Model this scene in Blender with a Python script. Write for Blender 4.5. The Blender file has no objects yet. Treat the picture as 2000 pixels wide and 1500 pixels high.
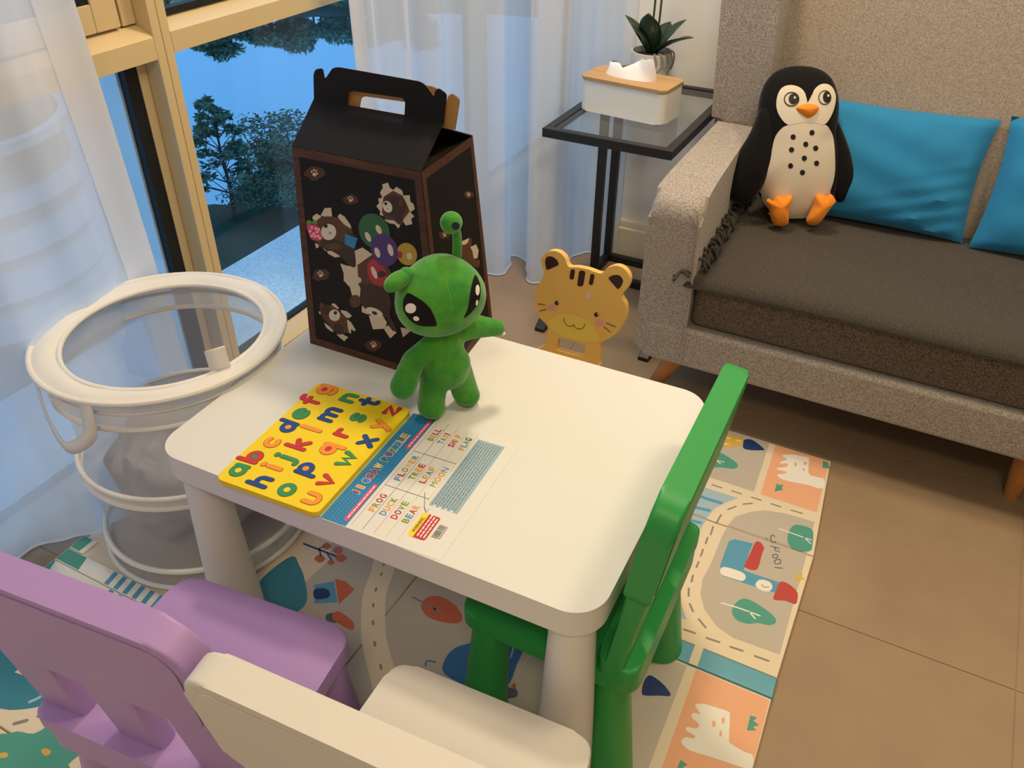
import bpy, bmesh, math, random
from mathutils import Vector, Matrix
from mathutils.bvhtree import BVHTree
from mathutils.geometry import tessellate_polygon

scene = bpy.context.scene
col = scene.collection
random.seed(7)
PI = math.pi

# ------------------------------------------------------------------ camera
F, YAW, PITCH, ROLL = 1660.09, -0.476591, 0.625468, 0.0092510
CAM = Vector((0.617695, -0.946355, 1.372077))
cf = Vector((math.sin(YAW) * math.cos(PITCH), math.cos(YAW) * math.cos(PITCH), -math.sin(PITCH)))
_r = Vector((math.cos(YAW), -math.sin(YAW), 0))
_u = _r.cross(cf)
cr = math.cos(ROLL) * _r + math.sin(ROLL) * _u
cu = -math.sin(ROLL) * _r + math.cos(ROLL) * _u
cam_data = bpy.data.cameras.new('camera')
cam_data.sensor_width = 36.0
cam_data.lens = F / 2000 * 36.0
cam_data.clip_start = 0.05
cam_data.clip_end = 1000
cam = bpy.data.objects.new('camera', cam_data)
col.objects.link(cam)
M = Matrix.Identity(4)
for i in range(3):
    M[i][0], M[i][1], M[i][2], M[i][3] = cr[i], cu[i], -cf[i], CAM[i]
cam.matrix_world = M
scene.camera = cam

# ------------------------------------------------------------------ exposure, sky, lamps
vs = scene.view_settings
scene.display_settings.display_device = 'sRGB'
vs.view_transform = 'Standard'
vs.look = 'None'
vs.exposure = 0.10
vs.gamma = 1.0
vs.use_curve_mapping = False

world = bpy.data.worlds.new('dusk_sky')
scene.world = world
world.use_nodes = True
wn = world.node_tree.nodes
bg = wn['Background']
bg.inputs['Color'].default_value = (0.16, 0.41, 0.77, 1)
bg.inputs['Strength'].default_value = 1.75


def area(name, loc, size, power, color, target=None):
    l = bpy.data.lights.new(name, 'AREA')
    l.shape = 'DISK'
    l.size = size
    l.energy = power
    l.color = color
    o = bpy.data.objects.new(name, l)
    o.location = loc
    if target is not None:
        d = Vector(target) - Vector(loc)
        o.rotation_euler = d.to_track_quat('-Z', 'Y').to_euler()
    col.objects.link(o)
    return o


WARM = (1.0, 0.83, 0.555)
area('ceiling_lamp_sofa', (0.42, 0.50, 2.56), 0.32, 6, WARM)
area('ceiling_lamp_corner', (-0.20, 0.90, 2.56), 0.28, 23, (1.0, 0.84, 0.60))
area('ceiling_lamp_room', (1.25, 0.50, 2.56), 0.45, 17, WARM)
area('fill_lamp', (0.9, -1.6, 2.56), 0.5, 18, WARM)  # added fill from behind the camera, no known lamp there


# ------------------------------------------------------------------ materials
def lin(c):
    return tuple((x / 255 / 12.92 if x / 255 <= 0.04045 else ((x / 255 + 0.055) / 1.055) ** 2.4) for x in c)


MATS = {}


def mat(name, rgb, rough=0.6, spec=0.4, noise=None, bump=None, metal=0.0, sheen=0.0, coat=0.0, linear=False):
    """noise=(scale, amount, second colour or None); bump=(scale, strength)"""
    if name in MATS:
        return MATS[name]
    m = bpy.data.materials.new(name)
    m.use_nodes = True
    nt = m.node_tree
    b = nt.nodes['Principled BSDF']
    c = rgb if linear else lin(rgb)
    b.inputs['Base Color'].default_value = (*c, 1)
    b.inputs['Roughness'].default_value = rough
    b.inputs['Specular IOR Level'].default_value = spec
    b.inputs['Metallic'].default_value = metal
    if sheen:
        b.inputs['Sheen Weight'].default_value = sheen
        b.inputs['Sheen Roughness'].default_value = 0.4
    if coat:
        b.inputs['Coat Weight'].default_value = coat
    tc = None
    if noise or bump:
        tc = nt.nodes.new('ShaderNodeTexCoord')
    if noise:
        sc, amt, c2 = noise[:3]
        n = nt.nodes.new('ShaderNodeTexNoise')
        n.inputs['Scale'].default_value = sc
        n.inputs['Detail'].default_value = 4
        n.inputs['Roughness'].default_value = 0.65
        if len(noise) > 3:
            mp = nt.nodes.new('ShaderNodeMapping')
            mp.inputs['Scale'].default_value = noise[3]
            nt.links.new(tc.outputs['Object'], mp.inputs['Vector'])
            nt.links.new(mp.outputs['Vector'], n.inputs['Vector'])
        else:
            nt.links.new(tc.outputs['Object'], n.inputs['Vector'])
        r = nt.nodes.new('ShaderNodeValToRGB')
        r.color_ramp.elements[0].position = 0.36
        r.color_ramp.elements[1].position = 0.64
        d = (c2 if linear else lin(c2)) if c2 else tuple(x * (1 - amt) for x in c)
        r.color_ramp.elements[0].color = (*d, 1)
        r.color_ramp.elements[1].color = (*c, 1)
        nt.links.new(n.outputs['Fac'], r.inputs['Fac'])
        nt.links.new(r.outputs['Color'], b.inputs['Base Color'])
    if bump:
        sc, st = bump
        n2 = nt.nodes.new('ShaderNodeTexNoise')
        n2.inputs['Scale'].default_value = sc
        n2.inputs['Detail'].default_value = 3
        nt.links.new(tc.outputs['Object'], n2.inputs['Vector'])
        bp = nt.nodes.new('ShaderNodeBump')
        bp.inputs['Strength'].default_value = st
        bp.inputs['Distance'].default_value = 0.002
        nt.links.new(n2.outputs['Fac'], bp.inputs['Height'])
        nt.links.new(bp.outputs['Normal'], b.inputs['Normal'])
    MATS[name] = m
    return m


def sheer(name, rgb, opacity, trans=0.5, noise=0.0):
    if name in MATS:
        return MATS[name]
    m = bpy.data.materials.new(name)
    m.use_nodes = True
    nt = m.node_tree
    nt.nodes.clear()
    out = nt.nodes.new('ShaderNodeOutputMaterial')
    tr = nt.nodes.new('ShaderNodeBsdfTransparent')
    df = nt.nodes.new('ShaderNodeBsdfDiffuse')
    tl = nt.nodes.new('ShaderNodeBsdfTranslucent')
    m1 = nt.nodes.new('ShaderNodeMixShader')
    m2 = nt.nodes.new('ShaderNodeMixShader')
    c = (*lin(rgb), 1)
    df.inputs['Color'].default_value = c
    tl.inputs['Color'].default_value = c
    m1.inputs['Fac'].default_value = trans
    m2.inputs['Fac'].default_value = opacity
    nt.links.new(df.outputs[0], m1.inputs[1])
    nt.links.new(tl.outputs[0], m1.inputs[2])
    nt.links.new(tr.outputs[0], m2.inputs[1])
    nt.links.new(m1.outputs[0], m2.inputs[2])
    nt.links.new(m2.outputs[0], out.inputs['Surface'])
    MATS[name] = m
    return m


def glass(name, tint, refl=0.06, rough=0.0):
    if name in MATS:
        return MATS[name]
    m = bpy.data.materials.new(name)
    m.use_nodes = True
    nt = m.node_tree
    nt.nodes.clear()
    out = nt.nodes.new('ShaderNodeOutputMaterial')
    tr = nt.nodes.new('ShaderNodeBsdfTransparent')
    gl = nt.nodes.new('ShaderNodeBsdfGlossy')
    mx = nt.nodes.new('ShaderNodeMixShader')
    lw = nt.nodes.new('ShaderNodeLayerWeight')
    lw.inputs['Blend'].default_value = 0.5
    pw = nt.nodes.new('ShaderNodeMath'); pw.operation = 'POWER'; pw.inputs[1].default_value = 4.0
    ml = nt.nodes.new('ShaderNodeMath'); ml.operation = 'MULTIPLY_ADD'; ml.inputs[1].default_value = 0.7; ml.inputs[2].default_value = refl * 0.5
    nt.links.new(lw.outputs['Facing'], pw.inputs[0]); nt.links.new(pw.outputs[0], ml.inputs[0])
    tr.inputs['Color'].default_value = (*tint, 1)
    gl.inputs['Roughness'].default_value = rough
    nt.links.new(ml.outputs[0], mx.inputs['Fac'])
    nt.links.new(tr.outputs[0], mx.inputs[1])
    nt.links.new(gl.outputs[0], mx.inputs[2])
    nt.links.new(mx.outputs[0], out.inputs['Surface'])
    MATS[name] = m
    return m


# ------------------------------------------------------------------ object helpers
def tag(o, label=None, cat=None, group=None, kind=None):
    if label:
        o['label'] = label
    if cat:
        o['category'] = cat
    if group:
        o['group'] = group
    if kind:
        o['kind'] = kind
    return o


def thing(name, label, cat, loc=(0, 0, 0), rz=0.0, group=None):
    o = bpy.data.objects.new(name, None)
    o.empty_display_size = 0.05
    o.location = loc
    o.rotation_euler = (0, 0, rz)
    col.objects.link(o)
    return tag(o, label, cat, group)


def obj(name, bm, mats, parent=None, smooth=True, label=None, kind=None):
    bmesh.ops.recalc_face_normals(bm, faces=bm.faces[:]) if smooth != 'keep' else None
    me = bpy.data.meshes.new(name)
    bm.to_mesh(me)
    bm.free()
    if not isinstance(mats, (list, tuple)):
        mats = [mats]
    for m in mats:
        me.materials.append(m)
    if smooth:
        for p in me.polygons:
            p.use_smooth = True
        try:
            me.set_sharp_from_angle(angle=math.radians(38))
        except Exception:
            pass
    if not smooth:
        for p in me.polygons:
            p.use_smooth = False
    o = bpy.data.objects.new(name, me)
    col.objects.link(o)
    if parent is not None:
        o.parent = parent
    if smooth is True and len(me.polygons) < 4000:
        wn_ = o.modifiers.new('weighted_normals', 'WEIGHTED_NORMAL')
        wn_.keep_sharp = True
    if label:
        o['label'] = label
    if kind:
        o['kind'] = kind
    return o


def struct(name, bm, mats, parent=None, smooth=True):
    o = obj(name, bm, mats, parent, smooth)
    if parent is None:
        o['kind'] = 'structure'
    return o


def dup(root, loc, rz=0.0, label=None):
    r = root.copy()
    col.objects.link(r)
    r.location = loc
    r.rotation_euler = (0, 0, rz)
    if label:
        r['label'] = label
    for ch in list(root.children):
        c = ch.copy()
        col.objects.link(c)
        c.parent = r
        for g in list(ch.children):
            d = g.copy()
            col.objects.link(d)
            d.parent = c
    return r


def box(bm, x0, x1, y0, y1, z0, z1, bev=0.0, seg=2, mi=0):
    t = bmesh.new()
    bmesh.ops.create_cube(t, size=1.0)
    for v in t.verts:
        v.co = Vector(((x0 + x1) / 2 + v.co.x * (x1 - x0), (y0 + y1) / 2 + v.co.y * (y1 - y0), (z0 + z1) / 2 + v.co.z * (z1 - z0)))
    if bev:
        bmesh.ops.bevel(t, geom=t.edges[:], offset=bev, segments=seg, profile=0.5, affect='EDGES')
    merge(bm, t, mi)


def merge(bm, t, mi=0, mtx=None):
    if mtx is not None:
        bmesh.ops.transform(t, matrix=mtx, verts=t.verts[:])
    vm = {}
    for v in t.verts:
        vm[v] = bm.verts.new(v.co)
    for f in t.faces:
        try:
            nf = bm.faces.new([vm[v] for v in f.verts])
            nf.material_index = mi
            nf.smooth = True
        except ValueError:
            pass
    t.free()


def prism(bm, pts, h0, h1, mtx=None, bev=0.0, seg=2, mi=0, bottom_bev=False):
    """extrude a 2-D outline (xy) from z=h0 to z=h1"""
    t = bmesh.new()
    n = len(pts)
    a = [t.verts.new((p[0], p[1], h0)) for p in pts]
    b = [t.verts.new((p[0], p[1], h1)) for p in pts]
    fb = t.faces.new(a[::-1])
    ft = t.faces.new(b)
    for i in range(n):
        t.faces.new((a[i], a[(i + 1) % n], b[(i + 1) % n], b[i]))
    if bev:
        es = list(ft.edges) + (list(fb.edges) if bottom_bev else [])
        bmesh.ops.bevel(t, geom=es, offset=bev, segments=seg, profile=0.5, affect='EDGES')
    big = [f for f in t.faces if len(f.verts) > 4]
    bmesh.ops.triangulate(t, faces=big)
    merge(bm, t, mi, mtx)


def rrect(x0, x1, y0, y1, r, n=6):
    o = []
    for cx, cy, a0 in ((x1 - r, y0 + r, -PI / 2), (x1 - r, y1 - r, 0), (x0 + r, y1 - r, PI / 2), (x0 + r, y0 + r, PI)):
        for k in range(n + 1):
            a = a0 + PI / 2 * k / n
            o.append((cx + r * math.cos(a), cy + r * math.sin(a)))
    return o


def round_poly(pts, r, n=5):
    """round every corner of a polygon (radius may be a list)"""
    o = []
    m = len(pts)
    for i in range(m):
        p, q, s = Vector(pts[i - 1]), Vector(pts[i]), Vector(pts[(i + 1) % m])
        rr = r[i] if isinstance(r, (list, tuple)) else r
        d1, d2 = (p - q), (s - q)
        t = min(rr, d1.length * 0.48, d2.length * 0.48)
        if t < 1e-6:
            o.append(tuple(q))
            continue
        a, b = q + d1.normalized() * t, q + d2.normalized() * t
        for k in range(n + 1):
            w = k / n
            o.append(tuple((1 - w) ** 2 * a + 2 * w * (1 - w) * q + w * w * b))
    return o


def smooth_loop(pts, k=5, closed=True):
    o = []
    n = len(pts)
    rng = range(n) if closed else range(n - 1)
    D = len(pts[0])
    for i in rng:
        if closed:
            p0, p1, p2, p3 = pts[i - 1], pts[i], pts[(i + 1) % n], pts[(i + 2) % n]
        else:
            p0, p1, p2, p3 = pts[max(i - 1, 0)], pts[i], pts[i + 1], pts[min(i + 2, n - 1)]
        for j in range(k):
            t = j / k
            o.append(tuple(0.5 * (2 * p1[d] + (p2[d] - p0[d]) * t + (2 * p0[d] - 5 * p1[d] + 4 * p2[d] - p3[d]) * t * t
                                  + (3 * p1[d] - p0[d] - 3 * p2[d] + p3[d]) * t ** 3) for d in range(D)))
    if not closed:
        o.append(tuple(pts[-1]))
    return o


def lathe(bm, prof, n=32, c=(0, 0, 0), mi=0, cap=True, axis=None):
    rings = []
    for r, z in prof:
        rings.append([bm.verts.new((c[0] + r * math.cos(2 * PI * k / n), c[1] + r * math.sin(2 * PI * k / n), c[2] + z)) for k in range(n)])
    for a, b in zip(rings, rings[1:]):
        for k in range(n):
            f = bm.faces.new((a[k], a[(k + 1) % n], b[(k + 1) % n], b[k]))
            f.material_index = mi
            f.smooth = True
    if cap:
        for ring, rv in ((rings[0], True), (rings[-1], False)):
            f = bm.faces.new(ring[::-1] if rv else ring)
            f.material_index = mi


def tube(bm, pts, rad, n=8, mi=0, closed=False, flat=1.0):
    pts = [Vector(p) for p in pts]
    m = len(pts)
    rings = []
    ref = None
    for i, p in enumerate(pts):
        if closed:
            d = pts[(i + 1) % m] - pts[i - 1]
        else:
            d = pts[min(i + 1, m - 1)] - pts[max(i - 1, 0)]
        d.normalize()
        if ref is None:
            ref = Vector((0, 0, 1)) if abs(d.z) < 0.9 else Vector((1, 0, 0))
        s = d.cross(ref)
        if s.length < 1e-5:
            s = d.cross(Vector((0.3, 1, 0.2)))
        s.normalize()
        t = s.cross(d)
        ref = t
        r = rad[i] if isinstance(rad, (list, tuple)) else rad
        rings.append([bm.verts.new(p + s * math.cos(2 * PI * k / n) * r + t * math.sin(2 * PI * k / n) * r * flat) for k in range(n)])
    pr = list(zip(rings, rings[1:])) + ([(rings[-1], rings[0])] if closed else [])
    for a, b in pr:
        for k in range(n):
            f = bm.faces.new((a[k], a[(k + 1) % n], b[(k + 1) % n], b[k]))
            f.material_index = mi
            f.smooth = True
    if not closed:
        f = bm.faces.new(rings[0][::-1]); f.material_index = mi
        f = bm.faces.new(rings[-1]); f.material_index = mi


def ellipsoid(bm, c, r, mi=0, u=24, v=16, mtx=None):
    t = bmesh.new()
    bmesh.ops.create_uvsphere(t, u_segments=u, v_segments=v, radius=1.0)
    for w in t.verts:
        w.co = Vector((w.co.x * r[0], w.co.y * r[1], w.co.z * r[2]))
    if mtx is not None:
        bmesh.ops.transform(t, matrix=mtx, verts=t.verts[:])
    for w in t.verts:
        w.co += Vector(c)
    merge(bm, t, mi)


def flat(bm, pts3, mi=0, up=None):
    """fill a planar outline of 3-D points"""
    pts3 = [Vector(p) for p in pts3]
    tris = tessellate_polygon([pts3])
    vv = [bm.verts.new(p) for p in pts3]
    for a, b, c in tris:
        try:
            f = bm.faces.new((vv[a], vv[b], vv[c]))
        except ValueError:
            continue
        f.material_index = mi
        if up is not None:
            f.normal_update()
            if f.normal.dot(up) < 0:
                f.normal_flip()


# ---- surveying: the photograph's lines of sight, met with the real planes and surfaces they fall on
def sight(x, y):
    return cf + (x - 1000) / F * cr - (y - 750) / F * cu


def on_plane(x, y, p, n):
    d = sight(x, y)
    p, n = Vector(p), Vector(n)
    t = (p - CAM).dot(n) / d.dot(n)
    return CAM + d * t


def on_z(x, y, z):
    return on_plane(x, y, (0, 0, z), (0, 0, 1))


def ribbon_outline(path, w, closed=False, caps=6):
    """outline of a round-ended stroke along a 2-D path"""
    P = [Vector(p[:2]) for p in path]
    n = len(P)
    L, R = [], []
    for i in range(n):
        d = (P[(i + 1) % n] - P[i - 1]) if closed else (P[min(i + 1, n - 1)] - P[max(i - 1, 0)])
        d.normalize()
        q = Vector((-d.y, d.x))
        L.append(P[i] + q * w / 2)
        R.append(P[i] - q * w / 2)
    if closed:
        return L, R
    o = list(L)
    d = (P[-1] - P[-2]).normalized()
    a0 = math.atan2(d.y, d.x)
    for k in range(1, caps):
        a = a0 + PI / 2 - PI * k / caps
        o.append(P[-1] + Vector((math.cos(a), math.sin(a))) * w / 2)
    o += R[::-1]
    d = (P[0] - P[1]).normalized()
    a0 = math.atan2(d.y, d.x)
    for k in range(1, caps):
        a = a0 + PI / 2 - PI * k / caps
        o.append(P[0] + Vector((math.cos(a), math.sin(a))) * w / 2)
    return [tuple(p) for p in o]


def stroke(bm, path, w, h0, h1, mtx, mi=0, closed=False, bev=0.0):
    # a round-ended flat piece
    if not closed:
        prism(bm, ribbon_outline(path, w), h0, h1, mtx, bev=bev, seg=1, mi=mi)
    else:
        L, R = ribbon_outline(path, w, True)
        t = bmesh.new()
        n = len(L)
        rows = [[t.verts.new((*p, h)) for p in S] for S, h in ((L, h0), (L, h1), (R, h1), (R, h0))]
        for a in range(4):
            A, B = rows[a], rows[(a + 1) % 4]
            for i in range(n):
                t.faces.new((A[i], A[(i + 1) % n], B[(i + 1) % n], B[i]))
        merge(bm, t, mi, mtx)


def text_mesh(bm, body, mtx, width, height, mi=0, depth=0.0, bold=0.0):
    """lettering laid in the xy plane of mtx: starts at the origin, fits width x height"""
    cu_ = bpy.data.curves.new('lettering', 'FONT')
    cu_.body = body
    cu_.size = 1.0
    cu_.offset = bold
    cu_.resolution_u = 3
    o = bpy.data.objects.new('lettering', cu_)
    col.objects.link(o)
    dg = bpy.context.evaluated_depsgraph_get()
    me = bpy.data.meshes.new_from_object(o.evaluated_get(dg))
    bpy.data.objects.remove(o)
    bpy.data.curves.remove(cu_)
    if not me.vertices:
        return
    xs = [v.co.x for v in me.vertices]
    ys = [v.co.y for v in me.vertices]
    sx = width / max(max(xs) - min(xs), 1e-4)
    sy = height / max(max(ys) - min(ys), 1e-4)
    t = bmesh.new()
    t.from_mesh(me)
    bpy.data.meshes.remove(me)
    for v in t.verts:
        v.co = Vector(((v.co.x - min(xs)) * sx, (v.co.y - min(ys)) * sy, depth))
    merge(bm, t, mi, mtx)


def inflate(bm, outline, front, back, mtx, rings=10, mi=0, power=2.0, center=None):
    """stuffed shape: a 2-D outline (star-shaped about its centre) puffed to front / back depth"""
    n = len(outline)
    c = Vector(center) if center else sum((Vector(p) for p in outline), Vector((0, 0))) / n
    def sheet(sign, depth):
        rs = []
        for k in range(1, rings + 1):
            r = math.sin(PI / 2 * k / rings)
            h = depth * (max(0.0, 1 - r ** power)) ** (1 / 2.0)
            rs.append([t.verts.new((c.x + (p[0] - c.x) * r, c.y + (p[1] - c.y) * r, sign * h)) for p in outline])
        cv = t.verts.new((c.x, c.y, sign * depth))
        return cv, rs
    t = bmesh.new()
    cv, A = sheet(1, front)
    cv2, B = sheet(-1, back)
    for i in range(n):
        B[-1][i].co = A[-1][i].co
    for cvv, S in ((cv, A), (cv2, B)):
        for i in range(n):
            t.faces.new((cvv, S[0][i], S[0][(i + 1) % n]))
            for a, b in zip(S, S[1:]):
                t.faces.new((a[i], b[i], b[(i + 1) % n], a[(i + 1) % n]))
    bmesh.ops.remove_doubles(t, verts=t.verts[:], dist=1e-6)
    merge(bm, t, mi, mtx)


def patch_on(bm, bvh, outline_px, off, mi=0, rings=6, k=4, smooth=True, fallback=None):
    """a sewn-on patch: outline seen in the photograph laid onto the stuffed surface it belongs to"""
    P = smooth_loop(outline_px, k) if smooth else outline_px
    cx = sum(p[0] for p in P) / len(P)
    cy = sum(p[1] for p in P) / len(P)

    def hit(x, y):
        d = sight(x, y).normalized()
        loc, nor, idx, dist = bvh.ray_cast(CAM, d)
        if loc is None:
            loc, nor, idx, dist = bvh.find_nearest(CAM + d * fallback)
        if nor.dot(d) > 0:
            nor = -nor
        return loc + nor * off
    c = bm.verts.new(hit(cx, cy))
    R = [[bm.verts.new(hit(cx + (x - cx) * r / rings, cy + (y - cy) * r / rings)) for x, y in P] for r in range(1, rings + 1)]
    n = len(P)
    for i in range(n):
        f = bm.faces.new((c, R[0][i], R[0][(i + 1) % n])); f.material_index = mi; f.smooth = True
        for a, b in zip(R, R[1:]):
            f = bm.faces.new((a[i], b[i], b[(i + 1) % n], a[(i + 1) % n])); f.material_index = mi; f.smooth = True


def bvh_of(o, mw=None):
    me = o.data
    mw = mw or Matrix.Identity(4)
    return BVHTree.FromPolygons([mw @ v.co for v in me.vertices], [tuple(p.vertices) for p in me.polygons])


def frame(o, x, y, z=None):
    """matrix with origin o and axes x, y"""
    x, y = Vector(x).normalized(), Vector(y)
    z = x.cross(y).normalized() if z is None else Vector(z)
    y = z.cross(x)
    m = Matrix.Identity(4)
    for i in range(3):
        m[i][0], m[i][1], m[i][2], m[i][3] = x[i], y[i], z[i], o[i]
    return m
# ================================================================== SETTING
M_grout = mat('grout', (0.33, 0.25, 0.17), 0.9, linear=True)
M_tile = mat('floor_tile', (0.345, 0.238, 0.145), 0.45, 0.35, noise=(3.5, 0.13, (0.30, 0.203, 0.122)), linear=True)
M_wall = mat('wall_paint', (0.88, 0.84, 0.79), 0.8, 0.2, linear=True)
M_skirt = mat('skirting_paint', (0.80, 0.70, 0.50), 0.55, linear=True)
M_ceil = mat('ceiling_paint', (0.85, 0.83, 0.80), 0.9, linear=True)
M_frame = mat('window_frame_paint', (0.66, 0.50, 0.27), 0.42, 0.4, linear=True)
M_gasket = mat('rubber_gasket', (14, 14, 16), 0.6)
M_pane = glass('window_glass', (0.90, 0.95, 0.97))
M_ledge = mat('ledge_concrete', (0.84, 0.86, 0.84), 0.9, noise=(120, 0.3, (0.60, 0.64, 0.66)), bump=(160, 0.6), linear=True)

bm = bmesh.new(); box(bm, -0.99, 3.62, -3.12, 2.72, -0.12, -0.0018)
floor = struct('floor', bm, M_grout)
tile_mesh = None
for i in range(-2, 3):
    for j in range(-4, 3):
        x0, y0 = 1.015 + 1.2 * i, 0.925 + 0.6 * j
        xa, xb, ya, yb = max(x0, -0.89), min(x0 + 1.2, 3.5), max(y0, -3.0), min(y0 + 0.6, 2.6)
        if xb - xa < 0.05 or yb - ya < 0.05:
            continue
        bm = bmesh.new()
        box(bm, xa + 0.0010, xb - 0.0010, ya + 0.0010, yb - 0.0010, -0.004, 0.0, bev=0.0005, seg=1)
        obj('floor_tile', bm, M_tile, floor)

bm = bmesh.new(); box(bm, -0.33, 3.62, 1.6, 2.72, 0, 2.6)
struct('wall_back', bm, M_wall)
bm = bmesh.new(); box(bm, -1.1, -0.331, 2.6, 2.72, 0, 2.6)
struct('wall_alcove', bm, M_wall)
bm = bmesh.new(); box(bm, 3.5, 3.62, -3.12, 1.599, 0, 2.6)
struct('wall_right', bm, M_wall)
bm = bmesh.new(); box(bm, -1.1, 3.499, -3.12, -3.0, 0, 2.6)
struct('wall_front', bm, M_wall)
bm = bmesh.new(); box(bm, -1.1, -0.9, -2.999, -1.8, 0, 2.6); box(bm, -1.1, -0.9, -1.8, 2.599, 2.36, 2.6)
struct('wall_left', bm, M_wall)
bm = bmesh.new(); box(bm, -1.12, 3.62, -3.12, 2.72, 2.601, 2.72)
struct('ceiling', bm, M_ceil)
bm = bmesh.new()
prism(bm, [(0, 0), (0.014, 0), (0.014, 0.108), (0.009, 0.114), (0.009, 0.132), (0.006, 0.137), (0, 0.137)], -0.329, 3.498,
      Matrix(((0, 0, 1, 0), (-1, 0, 0, 1.5995), (0, 1, 0, 0.001), (0, 0, 0, 1))))
struct('baseboard_back', bm, M_skirt)

# ---- the window wall: fixed pane, transom rails, casement, all cream-yellow aluminium
win = bpy.data.objects.new('window_1', None); col.objects.link(win); win['kind'] = 'structure'


def member(name, x0, x1, y0, y1, z0, z1, bev=0.003, m=None):
    b = bmesh.new(); box(b, x0, x1, y0, y1, z0, z1, bev=bev)
    return struct(name, b, m or M_frame, win)


def rail(name, prof, y0, y1):
    b = bmesh.new()
    prism(b, prof, y0, y1, Matrix(((1, 0, 0, 0), (0, 0, 1, 0), (0, 1, 0, 0), (0, 0, 0, 1))))
    return struct(name, b, M_frame, win)


Y0, YL, YR, Y1 = -1.798, 0.362, 0.410, 2.598
member('mullion', -0.985, -0.910, YL, 0.3855, 0.0, 2.36)
member('mullion', -0.985, -0.9105, 0.3865, YR, 0.0, 2.36)
member('mullion', -0.985, -0.910, 1.75, 1.80, 0.0, 2.36)
member('mullion', -0.985, -0.910, -0.62, -0.57, 0.0, 2.36)
member('head_rail', -0.985, -0.910, Y0, Y1, 2.30, 2.36)
tr_prof = [(-0.911, 0.871), (-0.911, 0.914), (-0.918, 0.918), (-0.985, 0.936), (-0.985, 0.871)]
rail('transom', tr_prof, YR, 1.75)
rail('transom', tr_prof, 1.80, Y1)
rail('transom', [(-0.911, 0.868), (-0.911, 0.912), (-0.918, 0.918), (-0.950, 0.932), (-0.985, 0.936), (-0.985, 0.868)], -0.57, YL)
rail('transom', tr_prof, Y0, -0.62)
sl_prof = [(-0.90, 0.0), (-0.90, 0.028), (-0.93, 0.046), (-0.985, 0.046), (-0.985, 0.0)]
for a, b_ in ((Y0, -0.62), (-0.57, YL), (YR, 1.75), (1.80, Y1)):
    rail('sill_rail', sl_prof, a, b_)
# side frames of the lower left pane, then the rubber seals and panes
for a, b_ in ((0.337, YL), (-0.57, -0.545)):
    member('side_frame', -0.985, -0.953, a, b_, 0.046, 0.868)


def pane_set(y0, y1, z0, z1, xg=-0.968, g=0.008):
    b = bmesh.new()
    box(b, xg - 0.012, xg + 0.010, y0, y1, z0, z0 + g); box(b, xg - 0.012, xg + 0.010, y0, y1, z1 - g * 0.4, z1)
    box(b, xg - 0.012, xg + 0.010, y0, y0 + g * 0.5, z0 + g, z1 - g * 0.4); box(b, xg - 0.012, xg + 0.010, y1 - g * 0.5, y1, z0 + g, z1 - g * 0.4)
    struct('seal_or_gap', b, M_gasket, win, smooth=False)
    b = bmesh.new(); box(b, xg - 0.003, xg + 0.003, y0 + 0.003, y1 - 0.003, z0 + 0.003, z1 - 0.003)
    struct('pane', b, M_pane, win, smooth=False)


pane_set(YR, 1.75, 0.046, 0.871)
pane_set(1.80, Y1, 0.046, 0.871)
pane_set(Y0, -0.62, 0.046, 0.871)
pane_set(-0.545, 0.337, 0.046, 0.868)
member('seal_or_gap', -0.975, -0.955, 0.304, 0.3365, 0.046, 0.867, 0.0, M_gasket)
pane_set(YR, 1.75, 0.936, 2.30, g=0.012)
pane_set(1.80, Y1, 0.936, 2.30, g=0.012)
pane_set(Y0, -0.62, 0.936, 2.30, g=0.012)
# casement (upper left): outer frame, then sash with its own pane
member('seal_or_gap', -0.978, -0.957, 0.3185, 0.3265, 0.940, 2.296, 0.0, M_gasket)  # dark strip that paints the shade of the gap beside the sash
member('side_frame', -1.05, -0.9765, 0.298, 0.337, 0.046, 0.867, 0.0, mat('frame_outer_paint', (0.80, 0.80, 0.78), 0.6, linear=True))
for a, b_, c, d in ((0.3265, YL, 0.936, 2.30), (-0.57, -0.515, 0.936, 2.30)):
    member('side_frame', -0.985, -0.950, a, b_, c, d)
sash = bmesh.new()
box(sash, -0.975, -0.945, 0.258, 0.318, 0.938, 2.296, 0.003); box(sash, -0.975, -0.945, -0.511, -0.456, 0.940, 2.296, 0.003)
box(sash, -0.975, -0.9452, -0.456, 0.258, 0.938, 0.992, 0.003); box(sash, -0.975, -0.9452, -0.456, 0.258, 2.244, 2.296, 0.003)
struct('casement_sash', sash, M_frame, win)
pane_set(-0.456, 0.258, 0.992, 2.244, xg=-0.960, g=0.014)

bm = bmesh.new(); box(bm, -1.39, -1.0, -3.2, 3.4, -0.5, 0.02, bev=0.006)
struct('trim_1', bm, M_ledge)

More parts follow.
